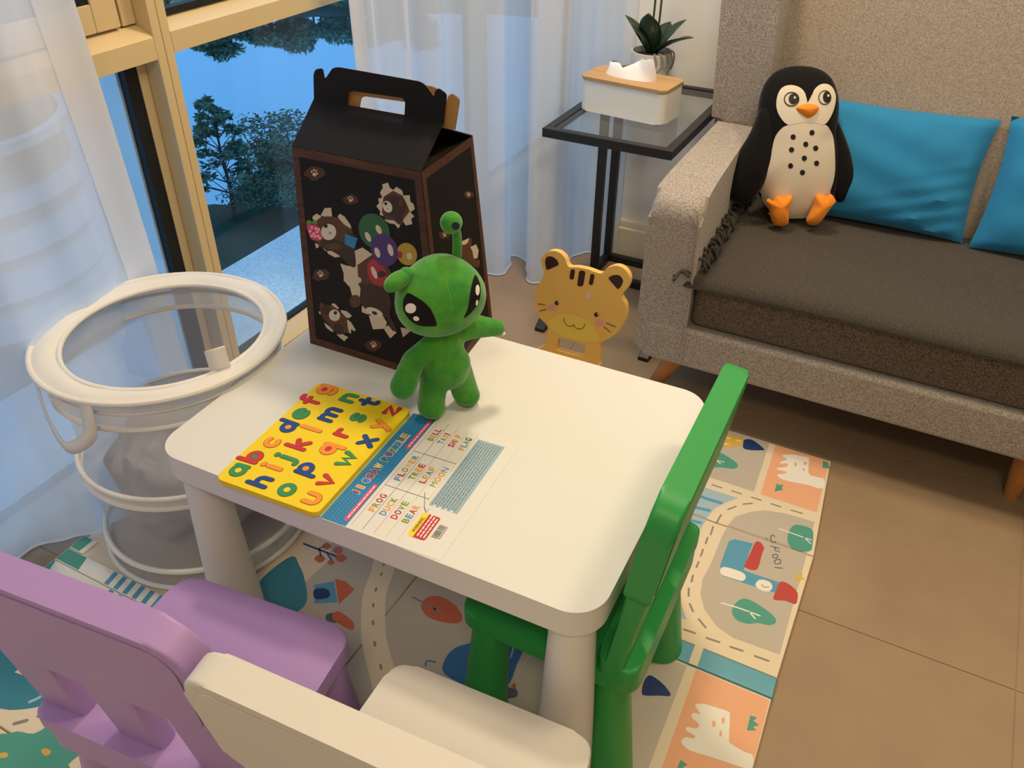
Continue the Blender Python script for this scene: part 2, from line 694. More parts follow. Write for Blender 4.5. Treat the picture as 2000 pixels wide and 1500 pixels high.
# ================================================================== OUTSIDE, far below
GZ = -28.6
M_water = bpy.data.materials.new('lake_water'); M_water.use_nodes = True
nt = M_water.node_tree; pb = nt.nodes['Principled BSDF']
pb.inputs['Base Color'].default_value = (0.38, 0.49, 0.56, 1); pb.inputs['Metallic'].default_value = 1.0
pb.inputs['Roughness'].default_value = 0.03
tcn = nt.nodes.new('ShaderNodeTexCoord'); nz = nt.nodes.new('ShaderNodeTexNoise'); nz.inputs['Scale'].default_value = 0.35
bpn = nt.nodes.new('ShaderNodeBump'); bpn.inputs['Strength'].default_value = 0.02; bpn.inputs['Distance'].default_value = 0.2
nt.links.new(tcn.outputs['Object'], nz.inputs['Vector']); nt.links.new(nz.outputs['Fac'], bpn.inputs['Height'])
nt.links.new(bpn.outputs['Normal'], pb.inputs['Normal'])
M_grass = mat('shore_grass', (0.055, 0.085, 0.06), 0.95, 0.1, noise=(0.25, 0.5, (0.035, 0.06, 0.045)), linear=True)
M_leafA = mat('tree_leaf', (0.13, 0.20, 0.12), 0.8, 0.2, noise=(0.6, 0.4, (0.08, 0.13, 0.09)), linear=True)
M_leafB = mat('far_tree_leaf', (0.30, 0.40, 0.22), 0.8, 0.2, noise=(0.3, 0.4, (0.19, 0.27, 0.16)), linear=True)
M_bark = mat('tree_bark', (0.06, 0.05, 0.045), 0.9, linear=True)


def far(az, dist, z=GZ):
    a = math.radians(az)
    return Vector((CAM.x + math.sin(a) * dist, CAM.y + math.cos(a) * dist, z))


bm = bmesh.new()
vv = [bm.verts.new(far(a, d, GZ)) for a, d in ((-75, 62), (-56, 62), (-44, 62), (-30, 62), (0, 62), (8, 138), (-30, 138), (-44, 139), (-56, 141), (-75, 150))]
bm.faces.new(vv)
lake = obj('lake', bm, M_water, smooth=False)
tag(lake, 'still blue lake seen far below through the window', 'lake', kind='stuff')
bm = bmesh.new()
ring = []
def shore(a):
    return 71 + 9 / (1 + math.exp(-(a + 45.8) * 1.6)) + 0.8 * math.sin(a * 2.3)


for a in [-120, -100, -80, -70, -60] + [-56 + 0.8 * k for k in range(30)] + [-30, -10, 10, 40]:
    ring.append([bm.verts.new(far(a, 8, GZ - 0.6)), bm.verts.new(far(a, 55, GZ + 0.2)), bm.verts.new(far(a, shore(a), GZ + 0.06)), bm.verts.new(far(a, shore(a) + 4, GZ - 1.5))])
for A, B in zip(ring, ring[1:]):
    for k in range(3):
        bm.faces.new((A[k], A[k + 1], B[k + 1], B[k]))
struct('near_shore', bm, M_grass)
bm = bmesh.new()
ring = []
for a in range(-120, 41, 8):
    ring.append([bm.verts.new(far(a, d, GZ + h)) for d, h in ((136, -0.8), (139, 0.3), (170, 2.5), (260, 6), (420, 14))])
for A, B in zip(ring, ring[1:]):
    for k in range(4):
        bm.faces.new((A[k], A[k + 1], B[k + 1], B[k]))
struct('far_shore', bm, M_grass)


def leaf_cloud(bm, c, r, n, size, mi=0, droop=0.0):
    for _ in range(n):
        d = Vector((random.gauss(0, 1), random.gauss(0, 1), random.gauss(0, 1))).normalized() * (random.random() ** 0.45)
        p = Vector(c) + Vector((d.x * r[0], d.y * r[1], d.z * r[2]))
        s = size * random.uniform(0.6, 1.3)
        e = Vector((random.uniform(-1, 1), random.uniform(-1, 1), random.uniform(-0.5, 0.5) - droop)).normalized()
        f = e.cross(Vector((random.uniform(-1, 1), random.uniform(-1, 1), random.uniform(-1, 1)))).normalized()
        v = [bm.verts.new(p + q) for q in (-e * s, f * s * 0.35, e * s, -f * s * 0.35)]
        fa = bm.faces.new(v); fa.material_index = mi


def tree(name, label, loc, h, w, seed, kind, group=None):
    random.seed(seed)
    t = thing(name, label, 'tree', loc, 0, group)
    tb, lb = bmesh.new(), bmesh.new()
    tube(tb, [(0, 0, -0.5), (0.05 * w, 0, h * 0.3), (-0.03 * w, 0.02 * w, h * 0.62), (0, 0, h * 0.93)], [h * 0.020, h * 0.016, h * 0.011, h * 0.004], n=6)
    if kind == 'airy':
        lv = 8
        for k in range(lv):
            z = h * (0.30 + 0.66 * k / (lv - 1)); rr = w * (0.62 - 0.40 * k / (lv - 1)) * random.uniform(0.75, 1.1)
            for q in range(5):
                a = random.uniform(0, 2 * PI)
                e = Vector((math.cos(a) * rr, math.sin(a) * rr, z + h * 0.05))
                tube(tb, [(0, 0, z - h * 0.05), e * 0.5 + Vector((0, 0, z * 0.5)), e], [h * 0.006, h * 0.004, h * 0.002], n=4)
                leaf_cloud(lb, e * 0.9 + Vector((0, 0, z * 0.1)), (rr * 0.42, rr * 0.42, h * 0.035), 46, h * 0.034)
    else:
        for q in range(13):
            a = random.uniform(0, 2 * PI); rr = w * random.uniform(0.05, 0.5); z = h * random.uniform(0.35, 0.86)
            c = (math.cos(a) * rr, math.sin(a) * rr, z)
            leaf_cloud(lb, c, (w * 0.27, w * 0.27, h * 0.15), 150, h * 0.036)
            tube(tb, [(0, 0, z * 0.6), c], [h * 0.008, h * 0.003], n=4)
    obj('trunk', tb, M_bark, t)
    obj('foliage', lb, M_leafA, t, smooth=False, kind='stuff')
    return t


NT = 'trees on the near shore'
for i, (az, d, h, w, k, lb) in enumerate([
        (-46.9, 68, 9.4, 4.6, 'airy', 'tall airy tree with layered branches, just right of the window mullion'),
        (-43.6, 72, 7.0, 6.0, 'bushy', 'round-crowned dark tree right of the tall airy one by the lake'),
        (-40.6, 72, 7.4, 6.4, 'bushy', 'dense dark tree half hidden behind the gift box, by the lake'),
        (-51.9, 67, 6.4, 4.6, 'bushy', 'dark tree seen through the narrow lower left pane'),
        (-45.0, 68, 4.2, 5.0, 'bushy', 'low dark tree below the tall airy one, near side'),
        (-41.9, 66, 4.4, 6.8, 'bushy', 'low broad dark tree in front of the round-crowned one'),
        (-37.6, 72, 7.0, 6.5, 'bushy', 'dark lakeside tree behind the right sheer curtain')]):
    tree('lakeside_tree', lb, far(az, d, GZ), h, w, 30 + i, k, NT)

M_leafC = mat('shrub_leaf', (0.09, 0.15, 0.10), 0.85, 0.2, noise=(0.6, 0.4, (0.06, 0.105, 0.075)), linear=True)
random.seed(17)
for i, (az, d, w, h, lb) in enumerate([(-44.6, 76, 6.0, 3.2, 'low dark shrub at the water edge behind the round-crowned tree'),
                                       (-42.0, 75, 6.5, 3.4, 'broad dark shrub at the water edge near the gift box edge'), (-51.6, 69, 6.0, 2.6, 'dark shrub at the water edge seen in the narrow left pane'), (-54.4, 69, 6.0, 2.8, 'dark shrub at the water edge behind the left sheer curtain'), (-39.4, 78, 6.0, 3.0, 'dark shrub at the water edge behind the right sheer curtain')]):
    t = thing('lakeside_shrub', lb, 'shrub', far(az, d, GZ), 0, 'shrubs at the water edge')
    lb_ = bmesh.new()
    for q in range(9):
        leaf_cloud(lb_, (random.uniform(-.5, .5) * w, random.uniform(-.25, .25) * w, random.uniform(0.3, 0.75) * h), (w * .24, w * .2, h * .3), 120, 0.34)
    obj('foliage', lb_, M_leafC, t, smooth=False, kind='stuff')
    tb_ = bmesh.new()
    for q in range(4):
        tube(tb_, [(0, 0, -0.3), (random.uniform(-.3, .3) * w, random.uniform(-.2, .2) * w, h * .7)], [0.06, 0.02], n=5)
    obj('stem', tb_, M_bark, t)

random.seed(5)
protos = []
for k in range(3):
    lb = bmesh.new()
    for q in range(7):
        a = random.uniform(0, 2 * PI); rr = random.uniform(0, 1.6)
        leaf_cloud(lb, (math.cos(a) * rr, math.sin(a) * rr, random.uniform(1.6, 4.6 - 0.6 * rr)), (1.5, 1.5, 0.9), 150, 0.45, droop=-0.4)
    tb = bmesh.new(); tube(tb, [(0, 0, -0.6), (0.1, 0, 2), (0, 0.1, 4)], [0.2, 0.16, 0.06], n=6)
    tr = thing('far_bank_tree', 'leafy tree on the far bank of the lake', 'tree', (0, 0, 0), 0, 'trees along the far bank')
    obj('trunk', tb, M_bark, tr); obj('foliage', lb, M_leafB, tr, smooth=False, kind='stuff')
    protos.append(tr)
spots = []
a = -50.5
while a < -33:
    spots.append((a, random.uniform(139.5, 142)))
    a += random.uniform(0.45, 1.15)
for _ in range(22):
    spots.append((random.uniform(-52, -33), random.uniform(146, 172)))
for i, (a, d) in enumerate(spots):
    p = protos[i % 3]
    loc = far(a, d, GZ + 0.3 + max(0, (d - 139)) * 0.07)
    s = random.uniform(0.65, 1.2)
    t = p if i < 3 else dup(p, loc, random.uniform(0, 6))
    t.location = loc
    t.scale = (s * 1.25, s * 1.25, s * (1.0 if d < 145 else 1.5))

# round low block with white parapet bands, seen through the left curtain
bc = far(-62.3, 62, GZ)
block = thing('round_building', 'round building with white parapet bands behind the left sheer curtain', 'building', bc)
M_band = mat('parapet_white', (0.75, 0.76, 0.76), 0.8, linear=True)
M_core = mat('building_core', (0.26, 0.21, 0.18), 0.8, linear=True)
bm = bmesh.new(); lathe(bm, [(7.2, 0), (7.2, 12.6)], 40); obj('wall', bm, M_core, block)
for z0, z1 in ((12.0, 12.6), (8.7, 9.7), (6.1, 7.5), (3.4, 5.2), (0.8, 2.6)):
    bm = bmesh.new(); lathe(bm, [(7.3, z0), (8.0, z0), (8.0, z1), (7.3, z1)], 40, cap=False); obj('parapet', bm, M_band, block)

# ================================================================== CURTAINS
M_sheer = sheer('sheer_voile', (250, 248, 247), 0.82, 0.45)
M_hem = sheer('sheer_hem', (245, 245, 248), 0.85, 0.4)


def curtain(name, label, floor_path, top_path, z0, z1, side=0, side_end=True, rip=0.010):
    def ripple(P, amp, lam):
        s_, o_ = 0.0, []
        for i, p in enumerate(P):
            q, r_ = P[max(i - 1, 0)], P[min(i + 1, len(P) - 1)]
            s_ += math.dist(p[:2], q[:2])
            d = Vector((r_[0] - q[0], r_[1] - q[1])).normalized()
            k = amp * math.sin(2 * PI * s_ / lam + 1.7 * math.sin(s_ * 5.1)) * min(1, (len(P) - 1 - i) / 8, i / 8)
            o_.append((p[0] - d.y * k, p[1] + d.x * k))
        return o_
    a = ripple(smooth_loop(floor_path, 14, closed=False), rip * 0.55, 0.085)
    b = ripple(smooth_loop(top_path, 14, closed=False), rip, 0.085)
    bm = bmesh.new()
    rows = []
    NR = 22
    for k in range(NR + 1):
        t = k / NR
        w = t ** 0.8
        z = z0 + (z1 - z0) * t
        rows.append([bm.verts.new((p[0] * (1 - w) + q[0] * w, p[1] * (1 - w) + q[1] * w, (p[2] if len(p) > 2 else 0) * (1 - t) + z)) for p, q in zip(a, b)])
    for A, B in zip(rows, rows[1:]):
        for i in range(len(A) - 1):
            bm.faces.new((A[i], A[i + 1], B[i + 1], B[i]))
    o = obj(name, bm, M_sheer, smooth='keep')
    tag(o, label, 'curtain')
    hb = bmesh.new()
    tube(hb, [(p[0], p[1], z0 + 0.002 + (p[2] if len(p) > 2 else 0)) for p in a], 0.0028, n=5)
    tube(hb, [(a[-1][0] * (1 - (k / 20) ** 0.8) + b[-1][0] * (k / 20) ** 0.8, a[-1][1] * (1 - (k / 20) ** 0.8) + b[-1][1] * (k / 20) ** 0.8, z0 + (z1 - z0) * k / 20) for k in range(21)], 0.002, n=5)
    obj('hem', hb, M_hem, o)
    if side:
        sb_ = bmesh.new()
        rows2 = []
        for k in range(NR + 1):
            t = k / NR; w = t ** 0.8; row = []
            for q in range(side + 1):
                i = (len(a) - 1 - q) if side_end else q
                p_, q_ = a[i], b[i]
                row.append(sb_.verts.new((p_[0] * (1 - w) + q_[0] * w + 0.002, p_[1] * (1 - w) + q_[1] * w - 0.0005, z0 + (z1 - z0) * t)))
            rows2.append(row)
        for A, B in zip(rows2, rows2[1:]):
            for i in range(len(A) - 1):
                sb_.faces.new((A[i], A[i + 1], B[i + 1], B[i]))
        obj('side_hem', sb_, M_sheer, o, smooth='keep')
    return o


fr = [(-0.800, 0.905), (-0.765, 0.940), (-0.790, 1.000), (-0.735, 1.045), (-0.765, 1.110), (-0.690, 1.150), (-0.715, 1.215), (-0.662, 1.250), (-0.614, 1.255), (-0.565, 1.285),
      (-0.580, 1.345), (-0.606, 1.399), (-0.573, 1.417), (-0.520, 1.361), (-0.478, 1.283), (-0.433, 1.278), (-0.400, 1.360), (-0.420, 1.450), (-0.398, 1.545), (-0.345, 1.560), (-0.300, 1.572), (-0.284, 1.590)]
tp = [(-0.800, 0.870), (-0.770, 0.925), (-0.790, 0.985), (-0.745, 1.030), (-0.765, 1.090), (-0.705, 1.130), (-0.72, 1.195), (-0.665, 1.225), (-0.625, 1.245), (-0.585, 1.275),
      (-0.595, 1.340), (-0.600, 1.385), (-0.560, 1.400), (-0.525, 1.355), (-0.490, 1.300), (-0.450, 1.300), (-0.415, 1.365), (-0.425, 1.440), (-0.405, 1.525), (-0.355, 1.545), (-0.315, 1.560), (-0.290, 1.580)]
curtain('sheer_curtain', 'white sheer curtain hanging in folds behind the side table', fr, tp, 0.004, 2.42, side=9, side_end=False, rip=0.008)
fl = [(-0.82, -1.55), (-0.86, -1.40), (-0.80, -1.25), (-0.85, -1.10), (-0.80, -0.95), (-0.85, -0.80), (-0.80, -0.68), (-0.84, -0.55), (-0.80, -0.44), (-0.85, -0.37), (-0.865, -0.30), (-0.815, -0.235),
      (-0.772, -0.185), (-0.765, -0.09), (-0.800, 0.0), (-0.785, 0.08), (-0.80, 0.165)]
tl = [(-0.80, -1.55), (-0.87, -1.42), (-0.77, -1.28), (-0.87, -1.14), (-0.77, -1.0), (-0.87, -0.88), (-0.77, -0.76), (-0.87, -0.66), (-0.77, -0.56), (-0.86, -0.47), (-0.77, -0.38), (-0.865, -0.29),
      (-0.765, -0.235), (-0.865, -0.15), (-0.765, -0.09), (-0.86, -0.005), (-0.80, 0.065)]
curtain('sheer_curtain', 'white sheer curtain drawn aside behind the laundry hamper', fl, tl, 0.020, 2.42, side=12, rip=0.003)
# ================================================================== SOFA
def tweed(name, c1, c2, scale=760, bump=0.35):
    m = bpy.data.materials.new(name); m.use_nodes = True
    nt = m.node_tree; b = nt.nodes['Principled BSDF']
    tc = nt.nodes.new('ShaderNodeTexCoord')
    outs = []
    for sx, sy, sz in ((1, 0.35, 0.35), (0.35, 1, 1)):
        mp = nt.nodes.new('ShaderNodeMapping'); mp.inputs['Scale'].default_value = (sx, sy, sz)
        n = nt.nodes.new('ShaderNodeTexNoise'); n.inputs['Scale'].default_value = scale; n.inputs['Detail'].default_value = 2
        nt.links.new(tc.outputs['Object'], mp.inputs['Vector']); nt.links.new(mp.outputs['Vector'], n.inputs['Vector'])
        outs.append(n.outputs['Fac'])
    n3 = nt.nodes.new('ShaderNodeTexNoise'); n3.inputs['Scale'].default_value = 260; n3.inputs['Detail'].default_value = 3
    nt.links.new(tc.outputs['Object'], n3.inputs['Vector'])
    a1 = nt.nodes.new('ShaderNodeMath'); a1.operation = 'ADD'
    nt.links.new(outs[0], a1.inputs[0]); nt.links.new(outs[1], a1.inputs[1])
    a2 = nt.nodes.new('ShaderNodeMath'); a2.operation = 'ADD'
    nt.links.new(a1.outputs[0], a2.inputs[0]); nt.links.new(n3.outputs['Fac'], a2.inputs[1])
    a3 = nt.nodes.new('ShaderNodeMath'); a3.operation = 'DIVIDE'; a3.inputs[1].default_value = 3
    nt.links.new(a2.outputs[0], a3.inputs[0])
    r = nt.nodes.new('ShaderNodeValToRGB')
    r.color_ramp.elements[0].position = 0.42; r.color_ramp.elements[1].position = 0.58
    r.color_ramp.elements[0].color = (*c1, 1); r.color_ramp.elements[1].color = (*c2, 1)
    nt.links.new(a3.outputs[0], r.inputs['Fac']); nt.links.new(r.outputs['Color'], b.inputs['Base Color'])
    bp = nt.nodes.new('ShaderNodeBump'); bp.inputs['Strength'].default_value = bump; bp.inputs['Distance'].default_value = 0.001
    nt.links.new(a3.outputs[0], bp.inputs['Height']); nt.links.new(bp.outputs['Normal'], b.inputs['Normal'])
    b.inputs['Roughness'].default_value = 0.95; b.inputs['Specular IOR Level'].default_value = 0.15
    b.inputs['Sheen Weight'].default_value = 0.15
    return m


M_tweed = tweed('sofa_tweed', (0.225, 0.19, 0.165), (0.50, 0.435, 0.375))
M_tweedback = tweed('sofa_tweed_back', (0.26, 0.212, 0.175), (0.46, 0.38, 0.31))
M_cushion = tweed('seat_cushion_weave', (0.055, 0.040, 0.031), (0.20, 0.150, 0.115))
M_throw = tweed('throw_wool', (0.043, 0.035, 0.029), (0.072, 0.060, 0.048), 500, 0.3)
M_tassel = mat('tassel_wool', (0.055, 0.048, 0.042), 0.95, linear=True)
M_wood = mat('leg_wood', (0.50, 0.21, 0.06), 0.4, noise=(14, 0.4, (0.36, 0.14, 0.04), (1, 1, 0.15)), linear=True)
YZX = Matrix(((0, 0, 1, 0), (1, 0, 0, 0), (0, 1, 0, 0), (0, 0, 0, 1)))     # outline (y, z), extruded along x

sofa = thing('sofa', 'pale grey-beige tweed wing sofa on tapered wooden legs against the wall', 'sofa', (0, 0, 0))
SX0, SX1 = 0.062, 1.93
bm = bmesh.new(); box(bm, SX0 + 0.02, SX1 - 0.02, 0.8032, 1.53, 0.1655, 0.275, bev=0.012, seg=3); obj('base', bm, M_tweed, sofa)
arm_prof = round_poly([(0.806, 0.165), (0.803, 0.590), (0.90, 0.606), (1.50, 0.612), (1.53, 0.165)], [0.03, 0.05, 0.05, 0.02, 0.02])
for x0, x1 in ((SX0, SX0 + 0.124), (SX1 - 0.124, SX1)):
    bm = bmesh.new(); prism(bm, arm_prof, x0, x1, YZX, bev=0.026, seg=5, bottom_bev=True)
    for v in bm.verts:
        if (v.co.x > x0 + 0.09) if x0 < 1 else (v.co.x < x1 - 0.09):
            v.co.x += (-1 if x0 < 1 else 1) * max(0, v.co.y - 0.82) * 0.05
    obj('armrest', bm, M_tweed, sofa)
wing_prof = round_poly([(1.325, 0.590), (1.315, 0.75), (1.30, 1.10), (1.55, 1.10), (1.55, 0.590)], [0.03, 0.0, 0.10, 0.05, 0.02])
for x0, x1, s in ((0.028, 0.172, 1), (SX1 - 0.11, SX1 + 0.034, -1)):
    bm = bmesh.new(); prism(bm, wing_prof, x0, x1, YZX, bev=0.045, seg=5, bottom_bev=True)
    for v in bm.verts:
        v.co.x += s * (0.95 - v.co.z) * 0.045
    obj('wing', bm, M_tweed, sofa)
back_prof = round_poly([(1.335, 0.27), (1.345, 0.43), (1.455, 1.02), (1.50, 1.08), (1.56, 1.06), (1.56, 0.27)], [0, 0.02, 0.05, 0.05, 0.03, 0])
bm = bmesh.new(); prism(bm, back_prof, 0.168, SX1 - 0.106, YZX, bev=0.02, seg=3, bottom_bev=True); obj('backrest', bm, M_tweedback, sofa)
bm = bmesh.new(); box(bm, SX0 + 0.128, SX1 - 0.128, 0.822, 1.352, 0.277, 0.402, bev=0.018, seg=4); obj('seat_cushion', bm, M_cushion, sofa)
for x, y, dx, dy in ((0.165, 0.865, -0.075, 0.055), (0.975, 0.868, 0.01, 0.03), (1.80, 0.865, 0.06, 0.03), (0.165, 1.47, -0.05, 0.05), (1.80, 1.47, 0.05, 0.05)):
    bm = bmesh.new()
    tube(bm, [(x, y, 0.166), (x + dx * 0.5, y + dy * 0.5, 0.083), (x + dx, y + dy, 0.0)], [0.026, 0.022, 0.016], n=16)
    for v in bm.verts:
        v.co.z = max(v.co.z, 0.0)
    obj('leg', bm, M_wood, sofa)
# piping down the arm front
bm = bmesh.new()
tube(bm, smooth_loop([(0.1865, 0.801, 0.18), (0.1865, 0.801, 0.40), (0.180, 0.801, 0.56), (0.165, 0.802, 0.585)], 4, False), 0.0022, n=6)
obj('seam', bm, M_tweed, sofa)

# ---- throw with tassels
th = thing('throw_blanket', 'dark brown-grey fringed throw spread over the sofa seat', 'blanket', (0, 0, 0))
bm = bmesh.new()
NX, NY = 46, 22
random.seed(3)
g = []
for j in range(NY + 1):
    row = []
    for i in range(NX + 1):
        x = 0.190 + (1.795 - 0.190) * i / NX
        y = 0.803 + (1.335 - 0.803) * j / NY
        z = 0.4085 + 0.003 * math.sin(x * 9 + y * 5) + 0.002 * math.sin(y * 21 + x * 3)
        if i < 3:
            x -= (max(0, 1 - j / 1.5) * 0.022 + 0.010 * j / NY) * (1 - i / 3)
        if j == 0:
            z -= 0.014; y -= 0.003 + 0.004 * math.sin(x * 6)
        if j == 1:
            z -= 0.002
        row.append(bm.verts.new((x, y, z)))
    g.append(row)
for j in range(NY):
    for i in range(NX):
        bm.faces.new((g[j][i], g[j][i + 1], g[j + 1][i + 1], g[j + 1][i]))
o = obj('cloth', bm, M_throw, th)
sm = o.modifiers.new('thickness', 'SOLIDIFY'); sm.thickness = 0.008; sm.offset = 1
tm = []
for k in range(4):
    b = bmesh.new()
    pts = [(0, 0, 0), (-0.012, random.uniform(-.006, .006), 0.006), (-0.026, random.uniform(-.012, .012), 0.002), (-0.040, random.uniform(-.018, .018), -0.006)]
    tube(b, smooth_loop(pts, 3, False), 0.0042, n=5)
    me = bpy.data.meshes.new('tassel'); b.to_mesh(me); b.free(); me.materials.append(M_tassel)
    for p in me.polygons: p.use_smooth = True
    tm.append(me)
for k in range(44):
    t = k / 43
    to = bpy.data.objects.new('tassel', tm[k % 4]); col.objects.link(to); to.parent = th
    to.location = ((0.207 if t > 0.05 else 0.178) - 0.018 * t + random.uniform(-.004, .004), (0.806 if t > 0.05 else 0.792) + 0.50 * t, 0.420 + random.uniform(0, .006))
    to.rotation_euler = (random.uniform(-.5, .5), random.uniform(0.5, 1.5) if t > 0.05 else -0.1, random.uniform(-.9, .9))

# ---- blue cushions
M_blue = mat('cushion_blue', (0.025, 0.225, 0.47), 0.8, 0.2, sheen=0.2, bump=(900, 0.25), linear=True)


def cushion(label, x0, x1, y0, z0, h, lean, depth, twist=0.0, seed=1):
    w = x1 - x0
    c, s = math.cos(lean), math.sin(lean)
    m = frame(((x0 + x1) / 2, y0, z0), (math.cos(twist), math.sin(twist), 0), (0, s, c))
    t = thing('cushion', label, 'cushion', (0, 0, 0))
    bm = bmesh.new()
    N = 26
    for sg in (1, -1):
        g = []
        for j in range(N + 1):
            row = []
            for i in range(N + 1):
                a, b = -1 + 2 * i / N, -1 + 2 * j / N
                e = max(0, (1 - a * a)) ** 0.42 * max(0, (1 - b * b)) ** 0.42
                px = a * w / 2 * (1 - 0.055 * (1 - b * b))
                py = h / 2 + b * h / 2 * (1 - 0.05 * (1 - a * a))
                cr_ = max(0, a * 0.75 - b * 0.65 - 0.25)
                wr = 0.003 * math.sin(a * 5 + b * 9 + seed) * e + 0.0065 * math.sin(b * 24 - a * 13 + seed) * min(1, cr_ * 1.6) * e + 0.002 * math.sin(a * 15 - b * 7 + seed * 2) * e * (a * a + b * b)
                row.append(bm.verts.new(m @ Vector((px, py, sg * (e * depth / 2) + wr))))
            g.append(row)
        for j in range(N):
            for i in range(N):
                bm.faces.new((g[j][i], g[j][i + 1], g[j + 1][i + 1], g[j + 1][i]))
    bmesh.ops.remove_doubles(bm, verts=bm.verts[:], dist=0.0004)
    obj('cover', bm, M_blue, t)


cushion('blue cushion propped on the sofa right behind the penguin', 0.255, 0.728, 1.285, 0.420, 0.298, 0.33, 0.115, 0.03, 1)
cushion('second blue cushion on the sofa, cut off by the right picture edge', 0.742, 1.20, 1.275, 0.420, 0.315, 0.33, 0.12, 0.0, 4)

# ================================================================== SIDE TABLE and what stands on it
M_black = mat('black_metal', (0.012, 0.012, 0.013), 0.42, 0.45, linear=True)
M_tglass = glass('table_glass', (0.93, 0.94, 0.94), refl=0.10, rough=0.02)
st = thing('side_table', 'black metal side table with a grey glass top beside the sofa', 'table', (-0.14, 1.3, 0))
TX0, TX1, TY0, TY1, TZ = -0.318, 0.036, 1.022, 1.566, 0.62


def bars(name, L, parent, m, off=Vector((0, 0, 0))):
    for x0, x1, y0, y1, z0, z1 in L:
        b = bmesh.new(); box(b, x0 - off.x, x1 - off.x, y0 - off.y, y1 - off.y, z0, z1, bev=0.0025); obj(name, b, m, parent)


so = Vector((-0.14, 1.3, 0)); w = 0.024
bars('top_rail', [(TX0, TX1, TY0, TY0 + w, TZ - w, TZ), (TX0, TX1, TY1 - w, TY1, TZ - w, TZ), (TX0, TX0 + w, TY0 + w, TY1 - w, TZ - w, TZ), (TX1 - w, TX1, TY0 + w, TY1 - w, TZ - w, TZ)], st, M_black, so)
bars('upright', [(x, x + w, y, y + w, w, TZ - w) for x in (TX0,) for y in (1.425, TY1 - w)] + [(TX1 - w, TX1, 1.542, 1.566, w, TZ - w)], st, M_black, so)
bars('base_rail', [(TX0, TX0 + w, 1.07, TY1, 0, w), (TX1 - w, TX1, 1.07, TY1, 0, w)], st, M_black, so)
bars('cross_bar', [(TX0 + w, TX1 - w, TY1 - w, TY1, 0, w), (TX0 + w, TX1 - w, 1.40, 1.424, 0, w)], st, M_black, so)
for x in (TX0, TX1 - w):
    b = bmesh.new(); prism(b, [(1.07, 0.0), (1.07, w), (1.045, w + 0.004), (1.018, 0.012), (1.018, 0.0)], x - so.x - 0.003, x + w - so.x + 0.003,
                           Matrix(((0, 0, 1, 0), (1, 0, 0, -so.y), (0, 1, 0, 0), (0, 0, 0, 1))))
    obj('foot', b, M_black, st)
b = bmesh.new(); box(b, TX0 + w + 0.001 - so.x, TX1 - w - 0.001 - so.x, TY0 + w + 0.001 - so.y, TY1 - w - 0.001 - so.y, 0.609, 0.617); obj('glass_top', b, M_tglass, st, smooth=False)

# ---- tissue box
M_wplastic = mat('white_plastic', (0.80, 0.78, 0.74), 0.4, linear=True)
M_bamboo = mat('bamboo', (0.55, 0.33, 0.15), 0.5, noise=(30, 0.25, (0.45, 0.26, 0.11), (0.15, 1, 1)), linear=True)
M_tissue = mat('tissue_paper', (0.88, 0.86, 0.86), 0.95, linear=True)
tb = thing('tissue_box', 'white tissue box with a bamboo lid on the side table', 'tissue box', (-0.168, 1.262, 0.6175), -0.10)
bm = bmesh.new(); prism(bm, rrect(-0.125, 0.125, -0.063, 0.063, 0.022), 0, 0.082, bev=0.004, bottom_bev=True); obj('body', bm, M_wplastic, tb)
bm = bmesh.new(); prism(bm, rrect(-0.127, 0.127, -0.065, 0.065, 0.023), 0.0825, 0.0915, bev=0.002, bottom_bev=True); obj('lid', bm, M_bamboo, tb)
bm = bmesh.new()
N, K = 26, 8
rows = []
random.seed(11)
crest = [0.030, 0.034, 0.024, 0.030, 0.036, 0.044, 0.052, 0.058, 0.052]
for k in range(K + 1):
    t = k / K
    row = []
    for i in range(N):
        a = 2 * PI * i / N
        u = math.cos(a)
        top = crest[min(8, max(0, int((u + 1) * 4)))]
        rx = 0.074 * (1 - 0.10 * t) + 0.004 * math.sin(5 * a + 3 * t)
        ry = 0.022 * (1 - t) ** 0.7 + 0.004 + 0.005 * math.sin(3 * a + 2) * t + 0.003 * math.sin(7 * a) * t
        row.append(bm.verts.new((u * rx - 0.008 + 0.006 * t * math.sin(a * 2), math.sin(a) * ry + 0.006 * math.sin(u * 5) * t, 0.0905 + top * t)))
    rows.append(row)
for A, B in zip(rows, rows[1:]):
    for i in range(N):
        bm.faces.new((A[i], A[(i + 1) % N], B[(i + 1) % N], B[i]))
obj('tissue', bm, M_tissue, tb)

# ---- orchid
M_pot = mat('ceramic_white', (0.80, 0.79, 0.77), 0.6, 0.3, linear=True)
M_leaf = mat('orchid_leaf', (0.012, 0.045, 0.016), 0.35, 0.5, noise=(18, 0.3, None), linear=True)
M_stem = mat('orchid_stem', (0.05, 0.06, 0.02), 0.6, linear=True)
M_root = mat('orchid_root', (0.30, 0.25, 0.18), 0.8, linear=True)
M_soil = mat('bark_mulch', (0.06, 0.04, 0.025), 0.95, bump=(200, 1.0), linear=True)
op = thing('potted_orchid', 'dark green orchid in a white pot behind the tissue box', 'plant', (-0.188, 1.460, 0.6175))
bm = bmesh.new()
lathe(bm, [(0.046, 0.0), (0.050, 0.004), (0.058, 0.108), (0.0585, 0.114), (0.055, 0.114), (0.052, 0.100)], 32, cap=False)
lathe(bm, [(0.0005, 0.0005), (0.046, 0.0)], 32, cap=False)
obj('pot', bm, M_pot, op)
bm = bmesh.new(); lathe(bm, [(0.053, 0.099), (0.03, 0.106), (0.002, 0.110)], 24, cap=False); obj('potting_mix', bm, M_soil, op)


